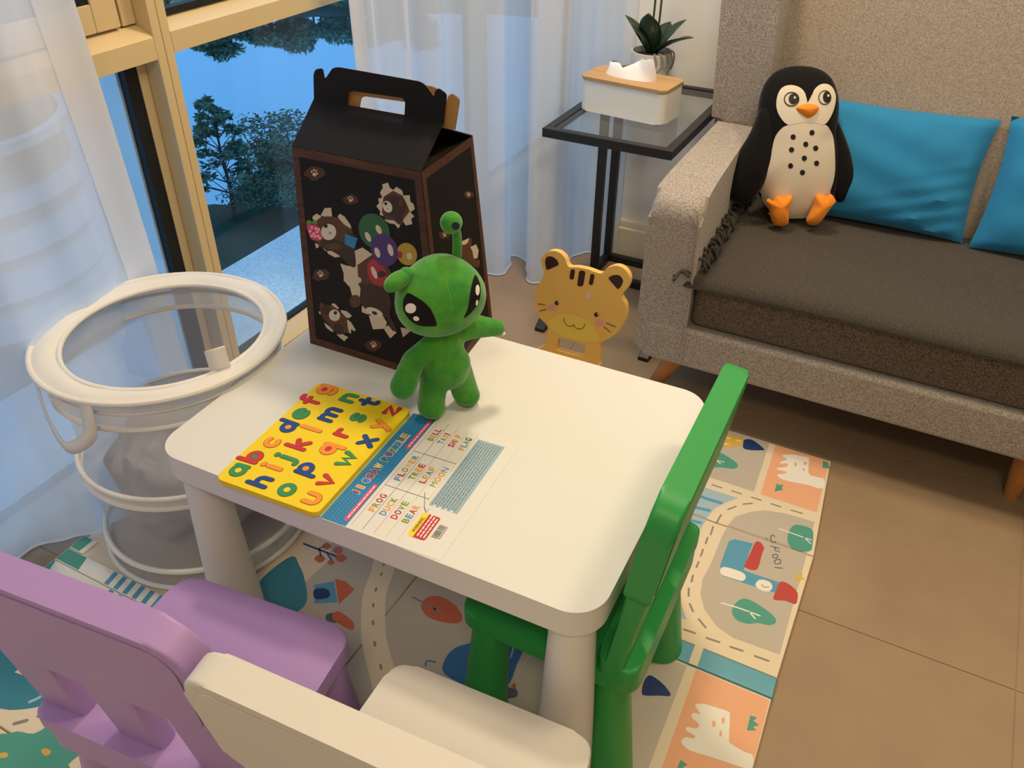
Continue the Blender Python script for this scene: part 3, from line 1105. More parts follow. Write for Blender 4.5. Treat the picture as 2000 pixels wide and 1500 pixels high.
def leaf(az, length, width, lift, droop, parent, z0=0.105):
    bm = bmesh.new()
    n = 12
    rows = []
    for i in range(n + 1):
        t = i / n
        r = 0.008 + length * t * math.cos(lift) * (1 + 0.15 * t)
        z = z0 + length * (t * math.sin(lift) - droop * t * t)
        wd = width * (math.sin(PI * min(1, t * 0.93 + 0.10)) ** 0.75)
        ca, sa = math.cos(az), math.sin(az)
        row = []
        for q in (-1, -.5, 0, .5, 1):
            row.append(bm.verts.new((ca * r - sa * q * wd, sa * r + ca * q * wd, z + abs(q) * wd * 0.35)))
        rows.append(row)
    for A, B in zip(rows, rows[1:]):
        for q in range(4):
            bm.faces.new((A[q], A[q + 1], B[q + 1], B[q]))
    o = obj('leaf', bm, M_leaf, parent)
    s = o.modifiers.new('thickness', 'SOLIDIFY'); s.thickness = 0.0016
    return o


for az, L, wd, li, dr in ((3.05, 0.135, 0.024, 1.00, 0.16), (2.2, 0.12, 0.022, 1.15, 0.12), (-1.5, 0.155, 0.032, 1.12, 0.10), (-0.35, 0.15, 0.027, 0.72, 0.20), (0.6, 0.13, 0.027, 1.0, 0.15), (-2.3, 0.11, 0.024, 1.05, 0.1), (1.4, 0.12, 0.025, 0.9, 0.2)):
    leaf(az, L, wd, li, dr, op)
for dx in (-0.006, 0.010):
    bm = bmesh.new(); tube(bm, smooth_loop([(dx, 0, 0.10), (dx * 1.1, 0.006, 0.25), (dx * 0.6, 0.0, 0.45), (dx * 0.8, -0.03, 0.62)], 4, False), 0.0030, n=6); obj('stem', bm, M_stem, op)
random.seed(2)
for k in range(5):
    a = -1.1 + 0.30 * k
    bm = bmesh.new()
    tube(bm, smooth_loop([(0.03 * math.cos(a), 0.03 * math.sin(a), 0.108), (0.060 * math.cos(a), 0.060 * math.sin(a), 0.117), (0.064 * math.cos(a + .1), 0.064 * math.sin(a + .1), 0.09), (0.061 * math.cos(a - .12), 0.061 * math.sin(a - .12), 0.06 + 0.01 * (k % 3))], 4, False), 0.0022, n=6)
    obj('root', bm, M_root, op)

# ================================================================== CHILDREN'S TABLE
M_twhite = mat('table_plastic', (0.715, 0.695, 0.655), 0.55, 0.25, linear=True)
TH = 0.0216072
table = thing('play_table', "white plastic children's table with rounded corners and four conical legs", 'table', (0, 0, 0), TH)
bm = bmesh.new()
prism(bm, rrect(-0.385, 0.385, -0.275, 0.275, 0.052, 10), 0.432, 0.480, bev=0.0045, seg=3)
obj('tabletop', bm, M_twhite, table)
LEG = [(0.0490, 0.0), (0.0505, 0.004), (0.0475, 0.05), (0.0330, 0.40), (0.0305, 0.434)]
for sx in (-1, 1):
    for sy in (-1, 1):
        bm = bmesh.new()
        cx, cy = sx * 0.338, sy * 0.228
        lathe(bm, [(r, z + 0.0153) for r, z in LEG[:-1]] + [(0.0305, 0.4335)], 32, (cx, cy, 0))
        obj('leg', bm, M_twhite, table)


# ================================================================== CHILDREN'S CHAIRS (purple, white, green)
def make_chair(label, m, loc, rz, d0=0.0):
    """seat front edge centre is the local origin's (0, 0); the chair extends to -y; faces +y"""
    c = thing('child_chair', label, 'chair', loc, rz, None)
    FZ = 0.0155
    # seat: a thick plate, slightly narrower in front
    bm = bmesh.new()
    prism(bm, round_poly([(-0.158, 0.0), (-0.166, -0.300), (0.166, -0.300), (0.158, 0.0)], [0.035, 0.04, 0.04, 0.035], 7), 0.268, 0.300, bev=0.004, seg=3)
    obj('seat', bm, m, c)
    # rear rail the posts plug into
    bm = bmesh.new()
    prism(bm, round_poly([(-0.166, -0.232), (-0.172, -0.300), (0.172, -0.300), (0.166, -0.232)], [0.028] * 4, 6), 0.2995, 0.328, bev=0.006, seg=3)
    obj('rear_rail', bm, m, c)
    for sx in (-1, 1):
        for y, dy in ((-0.044, 0.010), (-0.250, -0.018)):
            bm = bmesh.new()
            prof = [(0.0405, FZ), (0.0415, FZ + 0.003), (0.0395, 0.06), (0.0290, 0.2685)]
            rings = []
            n = 28
            for r, z in prof:
                t = 1 - (z - FZ) / (0.262 - FZ)
                rings.append([bm.verts.new((sx * (0.126 + 0.013 * t) + r * math.cos(2 * PI * k / n), y + dy * t + r * math.sin(2 * PI * k / n), z)) for k in range(n)])
            for A, B in zip(rings, rings[1:]):
                for k in range(n):
                    bm.faces.new((A[k], A[(k + 1) % n], B[(k + 1) % n], B[k]))
            bm.faces.new(rings[0][::-1]); bm.faces.new(rings[-1])
            obj('leg', bm, m, c)
    # back: a broad rounded board on three posts, leaning back
    lean = 0.13
    bx = frame((0, -0.262, 0.322), (1, 0, 0), (0, -math.sin(lean), math.cos(lean)))
    bm = bmesh.new()
    prism(bm, round_poly([(-0.180, 0.158), (-0.190, 0.348), (0.190, 0.348), (0.180, 0.158)], [0.03, 0.055, 0.055, 0.03], 8), -0.019, 0.019, bx, bev=0.005, seg=3, bottom_bev=True)
    obj('backboard', bm, m, c)
    bm = bmesh.new()
    prism(bm, round_poly([(-0.167, 0.172), (-0.176, 0.335), (0.176, 0.335), (0.167, 0.172)], [0.025, 0.048, 0.048, 0.025], 8), 0.0188, 0.0204, bx, bev=0.0012, seg=2, bottom_bev=True)
    obj('back_panel', bm, m, c)
    for px in (-0.132, 0.0, 0.132):
        bm = bmesh.new()
        prism(bm, round_poly([(px - 0.038, 0.002), (px - 0.042, 0.170), (px + 0.042, 0.170), (px + 0.038, 0.002)], 0.008, 3), -0.015, 0.0150, bx, bev=0.008, seg=2, bottom_bev=True)
        obj('post', bm, m, c)
    return c


M_purple = mat('purple_plastic', (0.41, 0.255, 0.55), 0.42, 0.4, linear=True)
M_wchair = mat('white_chair_plastic', (0.705, 0.655, 0.585), 0.55, 0.3, linear=True)
M_green = mat('green_plastic', (0.022, 0.29, 0.06), 0.40, 0.4, linear=True)
make_chair("purple plastic child's chair at the front left of the white table", M_purple, (-0.133, -0.333, 0), math.radians(6.0))
make_chair("white plastic child's chair at the front of the table, back turned to the viewer", M_wchair, (0.266, -0.316, 0), math.radians(3.2))
make_chair("green plastic child's chair pushed in at the right end of the table", M_green, (0.138, -0.048, 0), math.radians(90 + 1.5))

# ================================================================== YELLOW CAT CHAIR
M_cat = mat('cat_yellow', (0.80, 0.48, 0.125), 0.45, 0.35, linear=True)
M_muzzle = mat('cat_muzzle', (0.80, 0.58, 0.10), 0.5, linear=True)
M_catbrown = mat('cat_dark_brown', (0.035, 0.010, 0.010), 0.5, linear=True)
M_catpink = mat('cat_cheek_pink', (0.75, 0.33, 0.29), 0.6, linear=True)
M_ink = mat('ink_black', (0.010, 0.008, 0.008), 0.5, linear=True)
M_sticker = mat('sticker_scrap', (0.72, 0.55, 0.42), 0.5, linear=True)
cat = thing('cat_chair', "yellow child's chair with a cat-face back at the far side of the table", 'chair', (0, 0, 0))
CATP, CATN = Vector((0.04, 0.478, 0.46)), Vector((0.035, -0.985, 0.17)).normalized()
CATU = Vector((0.999, 0.035, 0)).normalized(); CATV = CATN.cross(CATU); CATU = CATV.cross(CATN)
CM = frame(CATP, CATU, CATV)
CMI = CM.inverted()


def catpt(x, y):
    q = CMI @ on_plane(x, y, CATP, CATN)
    return (q.x, q.y)


def Zc(x, y):
    return (900 + x * 0.21333, 380 + y * 0.21333)


out = [Zc(*p) for p in [(750, 600), (775, 545), (830, 508), (905, 515), (965, 565), (1000, 648), (1080, 655), (1180, 675), (1295, 712), (1350, 665), (1440, 640), (1520, 680), (1558, 755), (1540, 840), (1480, 915),
                        (1520, 1000), (1520, 1110), (1470, 1220), (1380, 1300), (1295, 1345), (1290, 1420), (1270, 1520), (1230, 1560), (740, 1425), (720, 1400), (780, 1372), (800, 1300), (808, 1195), (735, 1110), (695, 990), (705, 860), (760, 760), (775, 700)]]
o2 = [catpt(*p) for p in out]
o2s = smooth_loop(o2, 4)
hole = [catpt(*Zc(*p)) for p in [(905, 1290), (1165, 1370), (1135, 1478), (888, 1412)]]
hole = [tuple(p) for p in round_poly(hole, 0.008, 4)]
tris = tessellate_polygon([[Vector((*p, 0)) for p in o2s], [Vector((*p, 0)) for p in hole]])
allp = o2s + hole
bm = bmesh.new()
T = 0.009
fv = [bm.verts.new(CM @ Vector((*p, T))) for p in allp]; bv = [bm.verts.new(CM @ Vector((*p, -T))) for p in allp]
for a, b, c in tris:
    bm.faces.new((fv[a], fv[b], fv[c])); bm.faces.new((bv[c], bv[b], bv[a]))
n1 = len(o2s)
for lo, hi in ((0, n1), (n1, len(allp))):
    for i in range(lo, hi):
        j = i + 1 if i + 1 < hi else lo
        bm.faces.new((fv[i], fv[j], bv[j], bv[i]))
bo = obj('backrest', bm, M_cat, cat)
bvm = bo.modifiers.new('round', 'BEVEL'); bvm.width = 0.004; bvm.segments = 3; bvm.limit_method = 'ANGLE'; bvm.angle_limit = math.radians(50)


def catprint(name, polys, m, lift, parent=None):
    for P in polys:
        b = bmesh.new()
        flat(b, [CM @ Vector((*p, T + lift)) for p in P], up=CATN)
        o = obj(name, b, m, cat, smooth='keep')
    return o


def cz(L, k=4, sm=True):
    q = [catpt(*Zc(*p)) for p in L]
    return smooth_loop(q, k) if sm else q


def zline(L, wd):
    return ribbon_outline(smooth_loop([catpt(*Zc(*p)) for p in L], 5, False), wd)


catprint('inner_ear', [round_poly(cz([(800, 685), (785, 600), (800, 558), (850, 552), (900, 590), (918, 632)], sm=False), 0.006),
                       round_poly(cz([(1357, 748), (1420, 722), (1475, 728), (1503, 775), (1490, 815), (1455, 863)], sm=False), 0.006)], M_catbrown, 0.0004)
catprint('forehead_stripe', [round_poly(cz([(1022, 672), (1062, 675), (1050, 768), (1008, 762)], sm=False), 0.004), round_poly(cz([(1100, 680), (1158, 690), (1135, 830), (1078, 828)], sm=False), 0.006),
                             round_poly(cz([(1203, 712), (1242, 722), (1222, 820), (1184, 812)], sm=False), 0.004)], M_catbrown, 0.0004)
catprint('muzzle', [cz([(815, 1180), (860, 1110), (960, 1082), (1090, 1098), (1200, 1165), (1260, 1260), (1275, 1330), (1180, 1335), (1040, 1315), (900, 1265)])], M_muzzle, 0.0003)
catprint('eye', [cz([(895, 958), (916, 980), (895, 1002), (874, 980)], 6), cz([(1255, 1064), (1277, 1086), (1255, 1108), (1233, 1086)], 6)], M_ink, 0.0005)
catprint('eye_glint', [cz([(905, 970), (911, 976), (905, 982), (899, 976)], 4), cz([(1266, 1074), (1272, 1080), (1266, 1086), (1260, 1080)], 4)], M_wplastic, 0.0007)
catprint('cheek', [cz([(812, 1015), (845, 992), (885, 1005), (885, 1040), (850, 1052), (820, 1040)]), cz([(1240, 1150), (1275, 1128), (1320, 1140), (1320, 1175), (1280, 1188), (1250, 1172)])], M_catpink, 0.0004)
catprint('mouth', [zline([(958, 1120), (968, 1160), (1000, 1190), (1035, 1190), (1048, 1176)], 0.0014), zline([(1048, 1176), (1065, 1205), (1105, 1218), (1140, 1200), (1150, 1172)], 0.0014)], M_ink, 0.0006)
catprint('whisker', [zline(L, 0.0016) for L in ([(722, 988), (788, 999)], [(738, 1054), (796, 1040)], [(1346, 1162), (1430, 1197)], [(1322, 1196), (1385, 1247)])], M_ink, 0.0006)
catprint('sticker_scrap', [cz([(1160, 900), (1185, 868), (1215, 880), (1205, 915), (1175, 945), (1158, 930)])], M_sticker, 0.0004)
bm = bmesh.new()
prism(bm, rrect(-0.078, 0.135, 0.285, 0.500, 0.03), 0.262, 0.286, bev=0.005)
obj('seat', bm, M_cat, cat)
for sx, sy in ((-0.055, 0.31), (0.112, 0.31), (-0.055, 0.475), (0.112, 0.475)):
    bm = bmesh.new(); tube(bm, [(sx, sy, 0.263), (sx + (sx - 0.028) * 0.14, sy + (sy - 0.39) * 0.16, 0.015)], [0.016, 0.013], n=14)
    for v in bm.verts: v.co.z = max(v.co.z, 0.0155)
    obj('leg', bm, M_cat, cat)

# ================================================================== LAUNDRY HAMPER
M_net = sheer('hamper_net', (214, 214, 220), 0.36, 0.4)
M_tape = sheer('hamper_tape', (232, 228, 222), 0.93, 0.35)
M_band_ = sheer('hamper_side_tape', (238, 232, 224), 0.72, 0.35)
M_tape2 = mat('hamper_piping', (0.78, 0.75, 0.71), 0.7, linear=True)
HC = (-0.602, -0.040)
ham = thing('laundry_hamper', 'round white mesh pop-up laundry hamper beside the window', 'hamper', (HC[0], HC[1], 0.0))
HR, HT = 0.2135, 0.502


def ringtube(z, r, rad, wob=0.0, n=64, ph=0.0):
    return [(r * (1 + wob * math.sin(3 * a + ph)) * math.cos(a), r * (1 + wob * math.sin(3 * a + ph)) * math.sin(a), z + 0.012 * wob * 30 * 0.3 * math.sin(2 * a + ph)) for a in (2 * PI * k / n for k in range(n))]


bm = bmesh.new()
n = 64
prof = [(HR - 0.002, 0.030), (HR - 0.012, 0.10), (HR - 0.016, 0.16), (HR - 0.004, 0.240), (HR - 0.004, 0.270), (HR - 0.015, 0.32), (HR - 0.015, 0.38), (HR - 0.003, 0.432)]
lathe(bm, prof, n, cap=False)
obj('mesh_side', bm, M_net, ham)
bm = bmesh.new(); lathe(bm, [(0.001, 0.019), (HR - 0.004, 0.020)], n, cap=False); obj('bottom', bm, M_net, ham)
bm = bmesh.new()
for z, r, rad in ((0.024, HR, 0.0055), (0.066, HR - 0.004, 0.006), (0.241, HR - 0.001, 0.005), (0.266, HR - 0.001, 0.005)):
    tube(bm, ringtube(z, r, rad, 0.004), rad, n=8, closed=True)
obj('hoop_piping', bm, M_tape2, ham)
bm = bmesh.new(); lathe(bm, [(HR - 0.002, 0.242), (HR + 0.001, 0.253), (HR - 0.002, 0.265)], n, cap=False); obj('middle_tape', bm, M_tape, ham)
bm = bmesh.new()
lathe(bm, [(HR - 0.003, 0.432), (HR + 0.002, 0.448), (HR + 0.001, 0.466)], n, cap=False)
lathe(bm, [(HR + 0.001, 0.472), (HR + 0.004, 0.484), (HR + 0.012, 0.494)], n, cap=False)
obj('side_tape', bm, M_band_, ham)
bm = bmesh.new()
RO, RI, IX = 0.2285, 0.1845, 0.011
r0 = [bm.verts.new((RO * math.cos(2 * PI * k / n), RO * math.sin(2 * PI * k / n), HT - 0.001)) for k in range(n)]
rows = [r0]
for q in range(1, 7):
    t = q / 6; r = RO + (RI - RO) * t
    rows.append([bm.verts.new((IX * t + r * math.cos(2 * PI * k / n), r * math.sin(2 * PI * k / n), HT - 0.001 + 0.008 * math.sin(PI * t) + 0.0012 * math.sin(k * 0.9 + q))) for k in range(n)])
for A, B in zip(rows, rows[1:]):
    for k in range(n):
        bm.faces.new((A[k], B[k], B[(k + 1) % n], A[(k + 1) % n]))
obj('rim_tape', bm, M_tape2, ham)
bm = bmesh.new()
for z, r, rad, ox in ((0.432, HR - 0.001, 0.005, 0), (HT - 0.001, RO, 0.0055, 0), (HT, RI, 0.005, IX), (0.469, HR + 0.001, 0.0035, 0)):
    tube(bm, [(p[0] + ox, p[1], p[2]) for p in ringtube(z, r, rad, 0.005, ph=1.0)], rad, n=8, closed=True)
obj('rim_piping', bm, M_tape2, ham)


def strap(pts, wd, name, m, sideways):
    bm = bmesh.new()
    P = [Vector(p) for p in smooth_loop(pts, 5, False)]
    a, b = [], []
    for i, p in enumerate(P):
        if sideways:
            s = Vector(sideways) * wd / 2
        else:      # the flat of the band faces outward from the hamper
            tg = (P[min(i + 1, len(P) - 1)] - P[max(i - 1, 0)]).normalized()
            s = tg.cross(Vector((p.x, p.y, 0)).normalized()).normalized() * wd / 2
        a.append(bm.verts.new(p - s)); b.append(bm.verts.new(p + s))
    for i in range(len(P) - 1):
        bm.faces.new((a[i], a[i + 1], b[i + 1], b[i]))
    o = obj(name, bm, m, ham)
    sd = o.modifiers.new('thickness', 'SOLIDIFY'); sd.thickness = 0.0015


def hp(a, r, z):
    return (r * math.cos(a), r * math.sin(a), z)


a0, a1 = math.radians(-112), math.radians(-76)
strap([hp(a1, HR + 0.018, 0.500), hp(a1, HR + 0.022, 0.470), hp(a1 - 0.03, HR + 0.024, 0.435), hp(a1 - 0.16, HR + 0.026, 0.405), hp((a0 + a1) / 2, HR + 0.030, 0.390), hp(a0 + 0.12, HR + 0.024, 0.415), hp(a0 + 0.03, HR + 0.020, 0.455), hp(a0, HR + 0.015, 0.492)], 0.026, 'handle', M_tape2, None)
ta = math.radians(-14)
strap([hp(ta, 0.203, HT + 0.006), hp(ta, 0.200, HT + 0.025), hp(ta, 0.197, HT + 0.048)], 0.036, 'care_tab', M_tape2, (0.80, 0.60, 0.25))

# what lies in the hamper
def lump(name, label, cat_, c, r, m, seed, amp, sc=9):
    from mathutils import noise as mn
    bm = bmesh.new()
    ellipsoid(bm, (0, 0, 0), r, u=48, v=32)
    for v in bm.verts:
        p = v.co * sc + Vector((seed, seed, 0))
        d = mn.noise(p) * amp + abs(mn.noise(p * 2.3)) * amp * 0.8
        v.co += v.co.normalized() * d
    o = obj(name, bm, m)
    o.location = c
    tag(o, label, cat_)
    return o


M_greybag = mat('grey_cloth', (0.36, 0.34, 0.33), 0.8, linear=True)
M_redcloth = mat('dark_red_cloth', (0.11, 0.03, 0.02), 0.85, linear=True)
lump('grey_laundry', 'crumpled grey laundry filling the mesh hamper', 'laundry', (HC[0] - 0.005, HC[1] - 0.02, 0.175), (0.150, 0.140, 0.120), M_greybag, 3.1, 0.035)
lump('dark_laundry', 'dark red-brown laundry low in the hamper, seen beneath the table', 'laundry', (HC[0] + 0.085, HC[1] + 0.055, 0.090), (0.075, 0.090, 0.055), M_redcloth, 8.4, 0.018)
# ================================================================== PLAY MAT
def rebase(t, base):
    base = Vector(base)
    t.location = base
    for ch in t.children:
        ch.location -= base


def C(r, g, b):
    """albedo of something photographed as r, g, b under the warm lamps"""
    a = lin((r, g, b))
    return (min(a[0] / 0.95, .9), min(a[1] / 0.80, .9), min(a[2] / 0.52, .9))


def PM(name, r, g, b, rough=0.6, **k):
    return mat(name, C(r, g, b), rough, 0.3, linear=True, **k)


MT = 0.0147
mp = [mat('mat_cream', (0.74, 0.62, 0.45), 0.55, 0.35, bump=(260, 0.25), linear=True),
      mat('mat_grey', (0.49, 0.43, 0.36), 0.55, 0.35, bump=(260, 0.25), linear=True),
      mat('mat_orange', (0.80, 0.40, 0.23), 0.55, 0.35, bump=(260, 0.25), linear=True),
      mat('mat_skyblue', (0.36, 0.48, 0.55), 0.55, linear=True),
      mat('mat_blue', (0.09, 0.31, 0.47), 0.55, linear=True),
      mat('mat_teal', (0.075, 0.31, 0.24), 0.55, linear=True),
      mat('mat_navy', (0.012, 0.035, 0.14), 0.55, linear=True),
      mat('mat_yellow', (0.66, 0.41, 0.06), 0.55, linear=True),
      mat('mat_red', (0.48, 0.055, 0.045), 0.55, linear=True),
      mat('mat_dash', (0.26, 0.225, 0.19), 0.6, linear=True),
      mat('mat_rust', (0.55, 0.12, 0.04), 0.55, linear=True),
      mat('mat_deepteal', (0.04, 0.21, 0.28), 0.5, linear=True),
      mat('mat_whale_blue', (0.025, 0.14, 0.34), 0.5, linear=True),
      mat('mat_slate', (0.09, 0.10, 0.13), 0.6, linear=True),
      mat('mat_white', (0.80, 0.76, 0.69), 0.55, linear=True)]
CREAM, GREY, ORANGE, SKY, BLUE, TEAL, NAVY, YELLOW, RED, DASH, RUST, DTEAL, WHALE, SLATE, WHITE = range(15)
M_matblue = mat('mat_edge_blue', (0.12, 0.36, 0.47), 0.45, linear=True)
play_mat = thing('play_mat', 'padded folding play mat printed with roads and animals under the table', 'play mat', (0, 0, 0))


def mx(y):
    P = [(-1.3, 0.662), (-0.06, 0.6250), (0.13, 0.6185), (0.32, 0.6155), (0.47, 0.6160), (0.61, 0.6010), (0.815, 0.5880)]
    for (a, b), (c, d) in zip(P, P[1:]):
        if y <= c:
            return b + (d - b) * (y - a) / (c - a)
    return P[-1][1]


def panel(pts, z0, z1, m, name='mat_panel', bev=0.004):
    bm = bmesh.new(); prism(bm, pts, z0, z1, bev=bev, seg=2)
    return obj(name, bm, m, play_mat)


for x0, sp in ((-0.795, False), (-0.101, True)):
    for ya, yb in ((0.473, 0.808), (0.133, 0.471), (-0.60, 0.085), (-1.25, -0.602)):
        xr = (mx(ya) if sp else -0.104, mx(yb) if sp else -0.104)
        panel([(x0, ya), (xr[0], ya), (xr[1], yb), (x0, yb)], 0.0005, 0.0145, mp[CREAM])
panel([(-0.101, 0.0855), (mx(.0855) + .001, 0.0855), (mx(.1325) + .001, 0.1325), (-0.101, 0.1325)], 0.0005, 0.0165, M_matblue, 'fold_ridge', 0.006)
# concertina folds of the far left end
rm = [mp[CREAM], mp[TEAL], mp[BLUE]]
M_stripe = [mp[TEAL], mp[WHITE], mp[BLUE]]
for k, (ya, yb, xa, xb) in enumerate(((-0.330, -0.295, -0.80, -0.45), (-0.2935, -0.2575, -0.80, -0.46), (-0.256, -0.216, -0.80, -0.76))):
    off = [0.02, 0.07, 0.06][k]
    bm = bmesh.new(); box(bm, xa, xb, ya, yb, 0.0146, 0.0185, bev=0.0018, seg=2)
    f = obj('fold_ridge', bm, mp[WHITE], play_mat)
    bm = bmesh.new()
    if k < 2:
        flat(bm, [(xa + .002, ya + .002, .0187), (xa + off, ya + .002, .0187), (xa + off - .012, yb - .002, .0187), (xa + .002, yb - .002, .0187)], 0, Vector((0, 0, 1)))
        obj('ridge_print', bm, [mp[TEAL]], f, smooth='keep')
        bm = bmesh.new()
        for q in range(9):
            x = -0.625 + q * 0.026 - k * 0.03
            if x + .02 < xb:
                flat(bm, [(x, ya + .002, .0187), (x + .012, ya + .002, .0187), (x + .006, yb - .002, .0187), (x - .006, yb - .002, .0187)], 0, Vector((0, 0, 1)))
        obj('ridge_stripes', bm, [mp[BLUE]], f, smooth='keep', kind='stuff')
    else:
        flat(bm, [(xa + .002, ya + .002, .0187), (xa + .028, ya + .002, .0187), (xa + .028, yb - .002, .0187), (xa + .002, yb - .002, .0187)], 0, Vector((0, 0, 1)))
        obj('ridge_print', bm, [mp[TEAL]], f, smooth='keep')

pm = None
motif = None


def begin(name):
    global pm, motif
    if pm is not None and len(pm.faces):
        used = sorted({f.material_index for f in pm.faces})
        for f in pm.faces:
            f.material_index = used.index(f.material_index)
        obj(motif, pm, [mp[i] for i in used], play_mat, smooth='keep', kind='stuff' if motif.endswith('dash') else None)
    pm = bmesh.new()
    motif = name


begin('printed_road')
UPV = Vector((0, 0, 1))


def z7(x, y): return (1300 + .1933 * x, 820 + .1933 * y)
def z8(x, y): return (1240 + .26667 * x, 1100 + .26667 * y)
def z3(x, y): return (480 + .36 * x, 1000 + .36 * y)
def z4(x, y): return (x / 3, 1000 + y / 3)


def wp(P, mi, lay):
    flat(pm, [(x, y, MT + 0.00012 * lay) for x, y in P], mi, UPV)


def gp(z, L, mi, lay, k=4, sm=True, hi=0.0):
    q = [on_z(*z(*p), MT)[:2] for p in L]
    q = smooth_loop(q, k) if sm else q
    flat(pm, [(p[0], p[1], MT + hi + 0.00012 * lay) for p in q], mi, UPV)


def gl(z, L, wd, mi, lay, hi=0.0):
    q = smooth_loop([tuple(on_z(*z(*p), MT)[:2]) for p in L], 4, False)
    flat(pm, [(p[0], p[1], MT + hi + 0.00012 * lay) for p in ribbon_outline(q, wd)], mi, UPV)


# --- right-hand panels
begin('printed_field')
wp([(0.02, 0.610), (0.450, 0.611), (0.4385, 0.806), (0.02, 0.806)], GREY, 0)
wp([(0.466, 0.610), (0.5935, 0.610), (0.5845, 0.805), (0.454, 0.805)], ORANGE, 0)
wp([(0.02, 0.475), (0.379, 0.475), (0.386, 0.515), (0.401, 0.542), (0.423, 0.572), (0.02, 0.566)], SKY, 0)
wp([(0.02, 0.185), (0.428, 0.182), (0.402, 0.22), (0.384, 0.263), (0.378, 0.323), (0.377, 0.419), (0.379, 0.470), (0.02, 0.470)], SKY, 0)
inner = [(0.427, 0.475), (0.434, 0.509), (0.459, 0.54), (0.488, 0.561), (0.529, 0.573), (0.596, 0.577), (0.600, 0.475)]
wp(inner, GREY, 0)
inner2 = [(0.601, 0.470), (0.427, 0.470), (0.425, 0.435), (0.427, 0.347), (0.424, 0.296), (0.433, 0.256), (0.452, 0.223), (0.485, 0.195), (0.521, 0.183), (0.610, 0.187)]
wp(inner2, GREY, 0)
wp([(0.461, 0.1322), (0.478, 0.1322), (0.480, 0.0858), (0.463, 0.0858)], CREAM, 18)
wp([(0.2005, 0.080), (0.462, 0.080), (0.470, -0.20), (0.475, -0.36), (0.166, -0.36), (0.2005, 0.05)], GREY, 0)
wp([(0.480, 0.080), (0.6165, 0.080), (0.635, -0.36), (0.497, -0.36)], ORANGE, 0)
begin('printed_road_dash')
for a, b_ in (((285, 600), (380, 625)), ((470, 655), (570, 688)), ((670, 718), (765, 748)), ((868, 782), (965, 812)), ((1068, 848), (1165, 880)), ((1268, 912), (1380, 945))):
    gl(z7, [a, b_], 0.0036, DASH, 2)
for a, b_ in (((785, 852), (875, 842)), ((630, 905), (710, 875)), ((515, 1040), (560, 960)), ((455, 1160), (480, 1080)), ((405, 1250), (425, 1190)), ((355, 1375), (378, 1310)), ((310, 1490), (335, 1435))):
    gl(z7, [a, b_], 0.0038, DASH, 2)
for a, b_ in (((415, 135), (425, 90)), ((393, 240), (395, 185)), ((425, 352), (402, 298)), ((518, 470), (468, 410)), ((360, 485), (440, 512)), ((525, 547), (618, 578)), ((700, 612), (790, 642)), ((880, 680), (978, 715))):
    gl(z8, [a, b_], 0.0042, DASH, 2)
begin('printed_water_line')
for i, (a, b_) in enumerate((((235, 720), (560, 840)), ((180, 835), (440, 915)), ((150, 965), (350, 1040)), ((170, 1070), (320, 1125)), ((160, 1190), (280, 1225)), ((150, 1300), (245, 1330)), ((130, 1420), (200, 1450)))):
    gl(z7, [a, ((a[0] + b_[0]) / 2, (a[1] + b_[1]) / 2 + 10), b_], 0.0095 - 0.0005 * i, BLUE, 1)
begin('printed_rocket')
gp(z7, [(400, 90), (790, 180), (770, 265), (640, 280), (420, 240), (300, 200)], YELLOW, 1, sm=False)
for x, y in ((515, 153), (627, 183), (735, 210), (495, 212), (607, 243)):
    gl(z7, [(x - 25, y - 4), (x + 25, y + 6)], 0.0038, WHITE, 2)
gp(z7, [(800, 200), (880, 205), (995, 295), (960, 308), (850, 305), (785, 285), (785, 235)], NAVY, 2)
begin('printed_tree')
gp(z7, [(400, 340), (490, 312), (580, 345), (700, 420), (730, 470), (680, 495), (560, 480), (450, 480), (380, 430), (375, 390)], TEAL, 1)
gl(z7, [(345, 360), (480, 400), (590, 428)], 0.0028, WHITE, 2); gl(z7, [(510, 408), (555, 445)], 0.0026, WHITE, 2)
# alpaca heads
def alpaca(z, L, spots):
    gp(z, L, WHITE, 1, sm=True, k=3)
    for s in spots:
        gp(z, s, ORANGE, 2)


begin('printed_alpaca')
alpaca(z7, [(1175, 360), (1280, 350), (1420, 375), (1450, 395), (1445, 540), (1540, 580), (1600, 600), (1590, 695), (1400, 650), (1200, 610), (1125, 555), (1200, 545), (1220, 525), (1135, 505), (1130, 485), (1220, 475), (1230, 440), (1165, 445), (1170, 420), (1230, 400)],
       [[(1300, 440), (1320, 430), (1325, 460), (1305, 470)], [(1395, 430), (1420, 425), (1425, 450), (1400, 455)], [(1385, 500), (1405, 490), (1400, 520)]])
begin('printed_alpaca')
gp(z8, [(440, 1040), (500, 1030), (620, 1065), (690, 1090), (695, 1130), (690, 1280), (700, 1320), (800, 1380), (865, 1410), (855, 1500), (800, 1500), (560, 1420), (400, 1370), (340, 1310), (370, 1275), (420, 1285), (440, 1265), (375, 1225), (385, 1200), (450, 1210), (470, 1180), (415, 1130), (430, 1095), (480, 1105)], WHITE, 1, k=3)
for s in ([(565, 1165), (585, 1155), (590, 1190), (572, 1198)], [(635, 1140), (655, 1130), (658, 1165), (640, 1175)], [(620, 1235), (632, 1225), (638, 1260), (622, 1270)]):
    gp(z8, s, ORANGE, 2)
begin('printed_grass_tuft')
for z, L in ((z7, [(1590, 415), (1640, 430), (1655, 490), (1585, 485)]), (z7, [(1125, 640), (1150, 660), (1195, 655), (1170, 690), (1190, 705), (1100, 725)]), (z8, [(845, 1115), (895, 1130), (870, 1155), (910, 1185), (865, 1200), (890, 1225), (820, 1225)]), (z8, [(335, 1440), (385, 1475), (350, 1500), (310, 1500)])):
    gp(z, L, TEAL, 1, sm=False); begin('printed_grass_tuft')
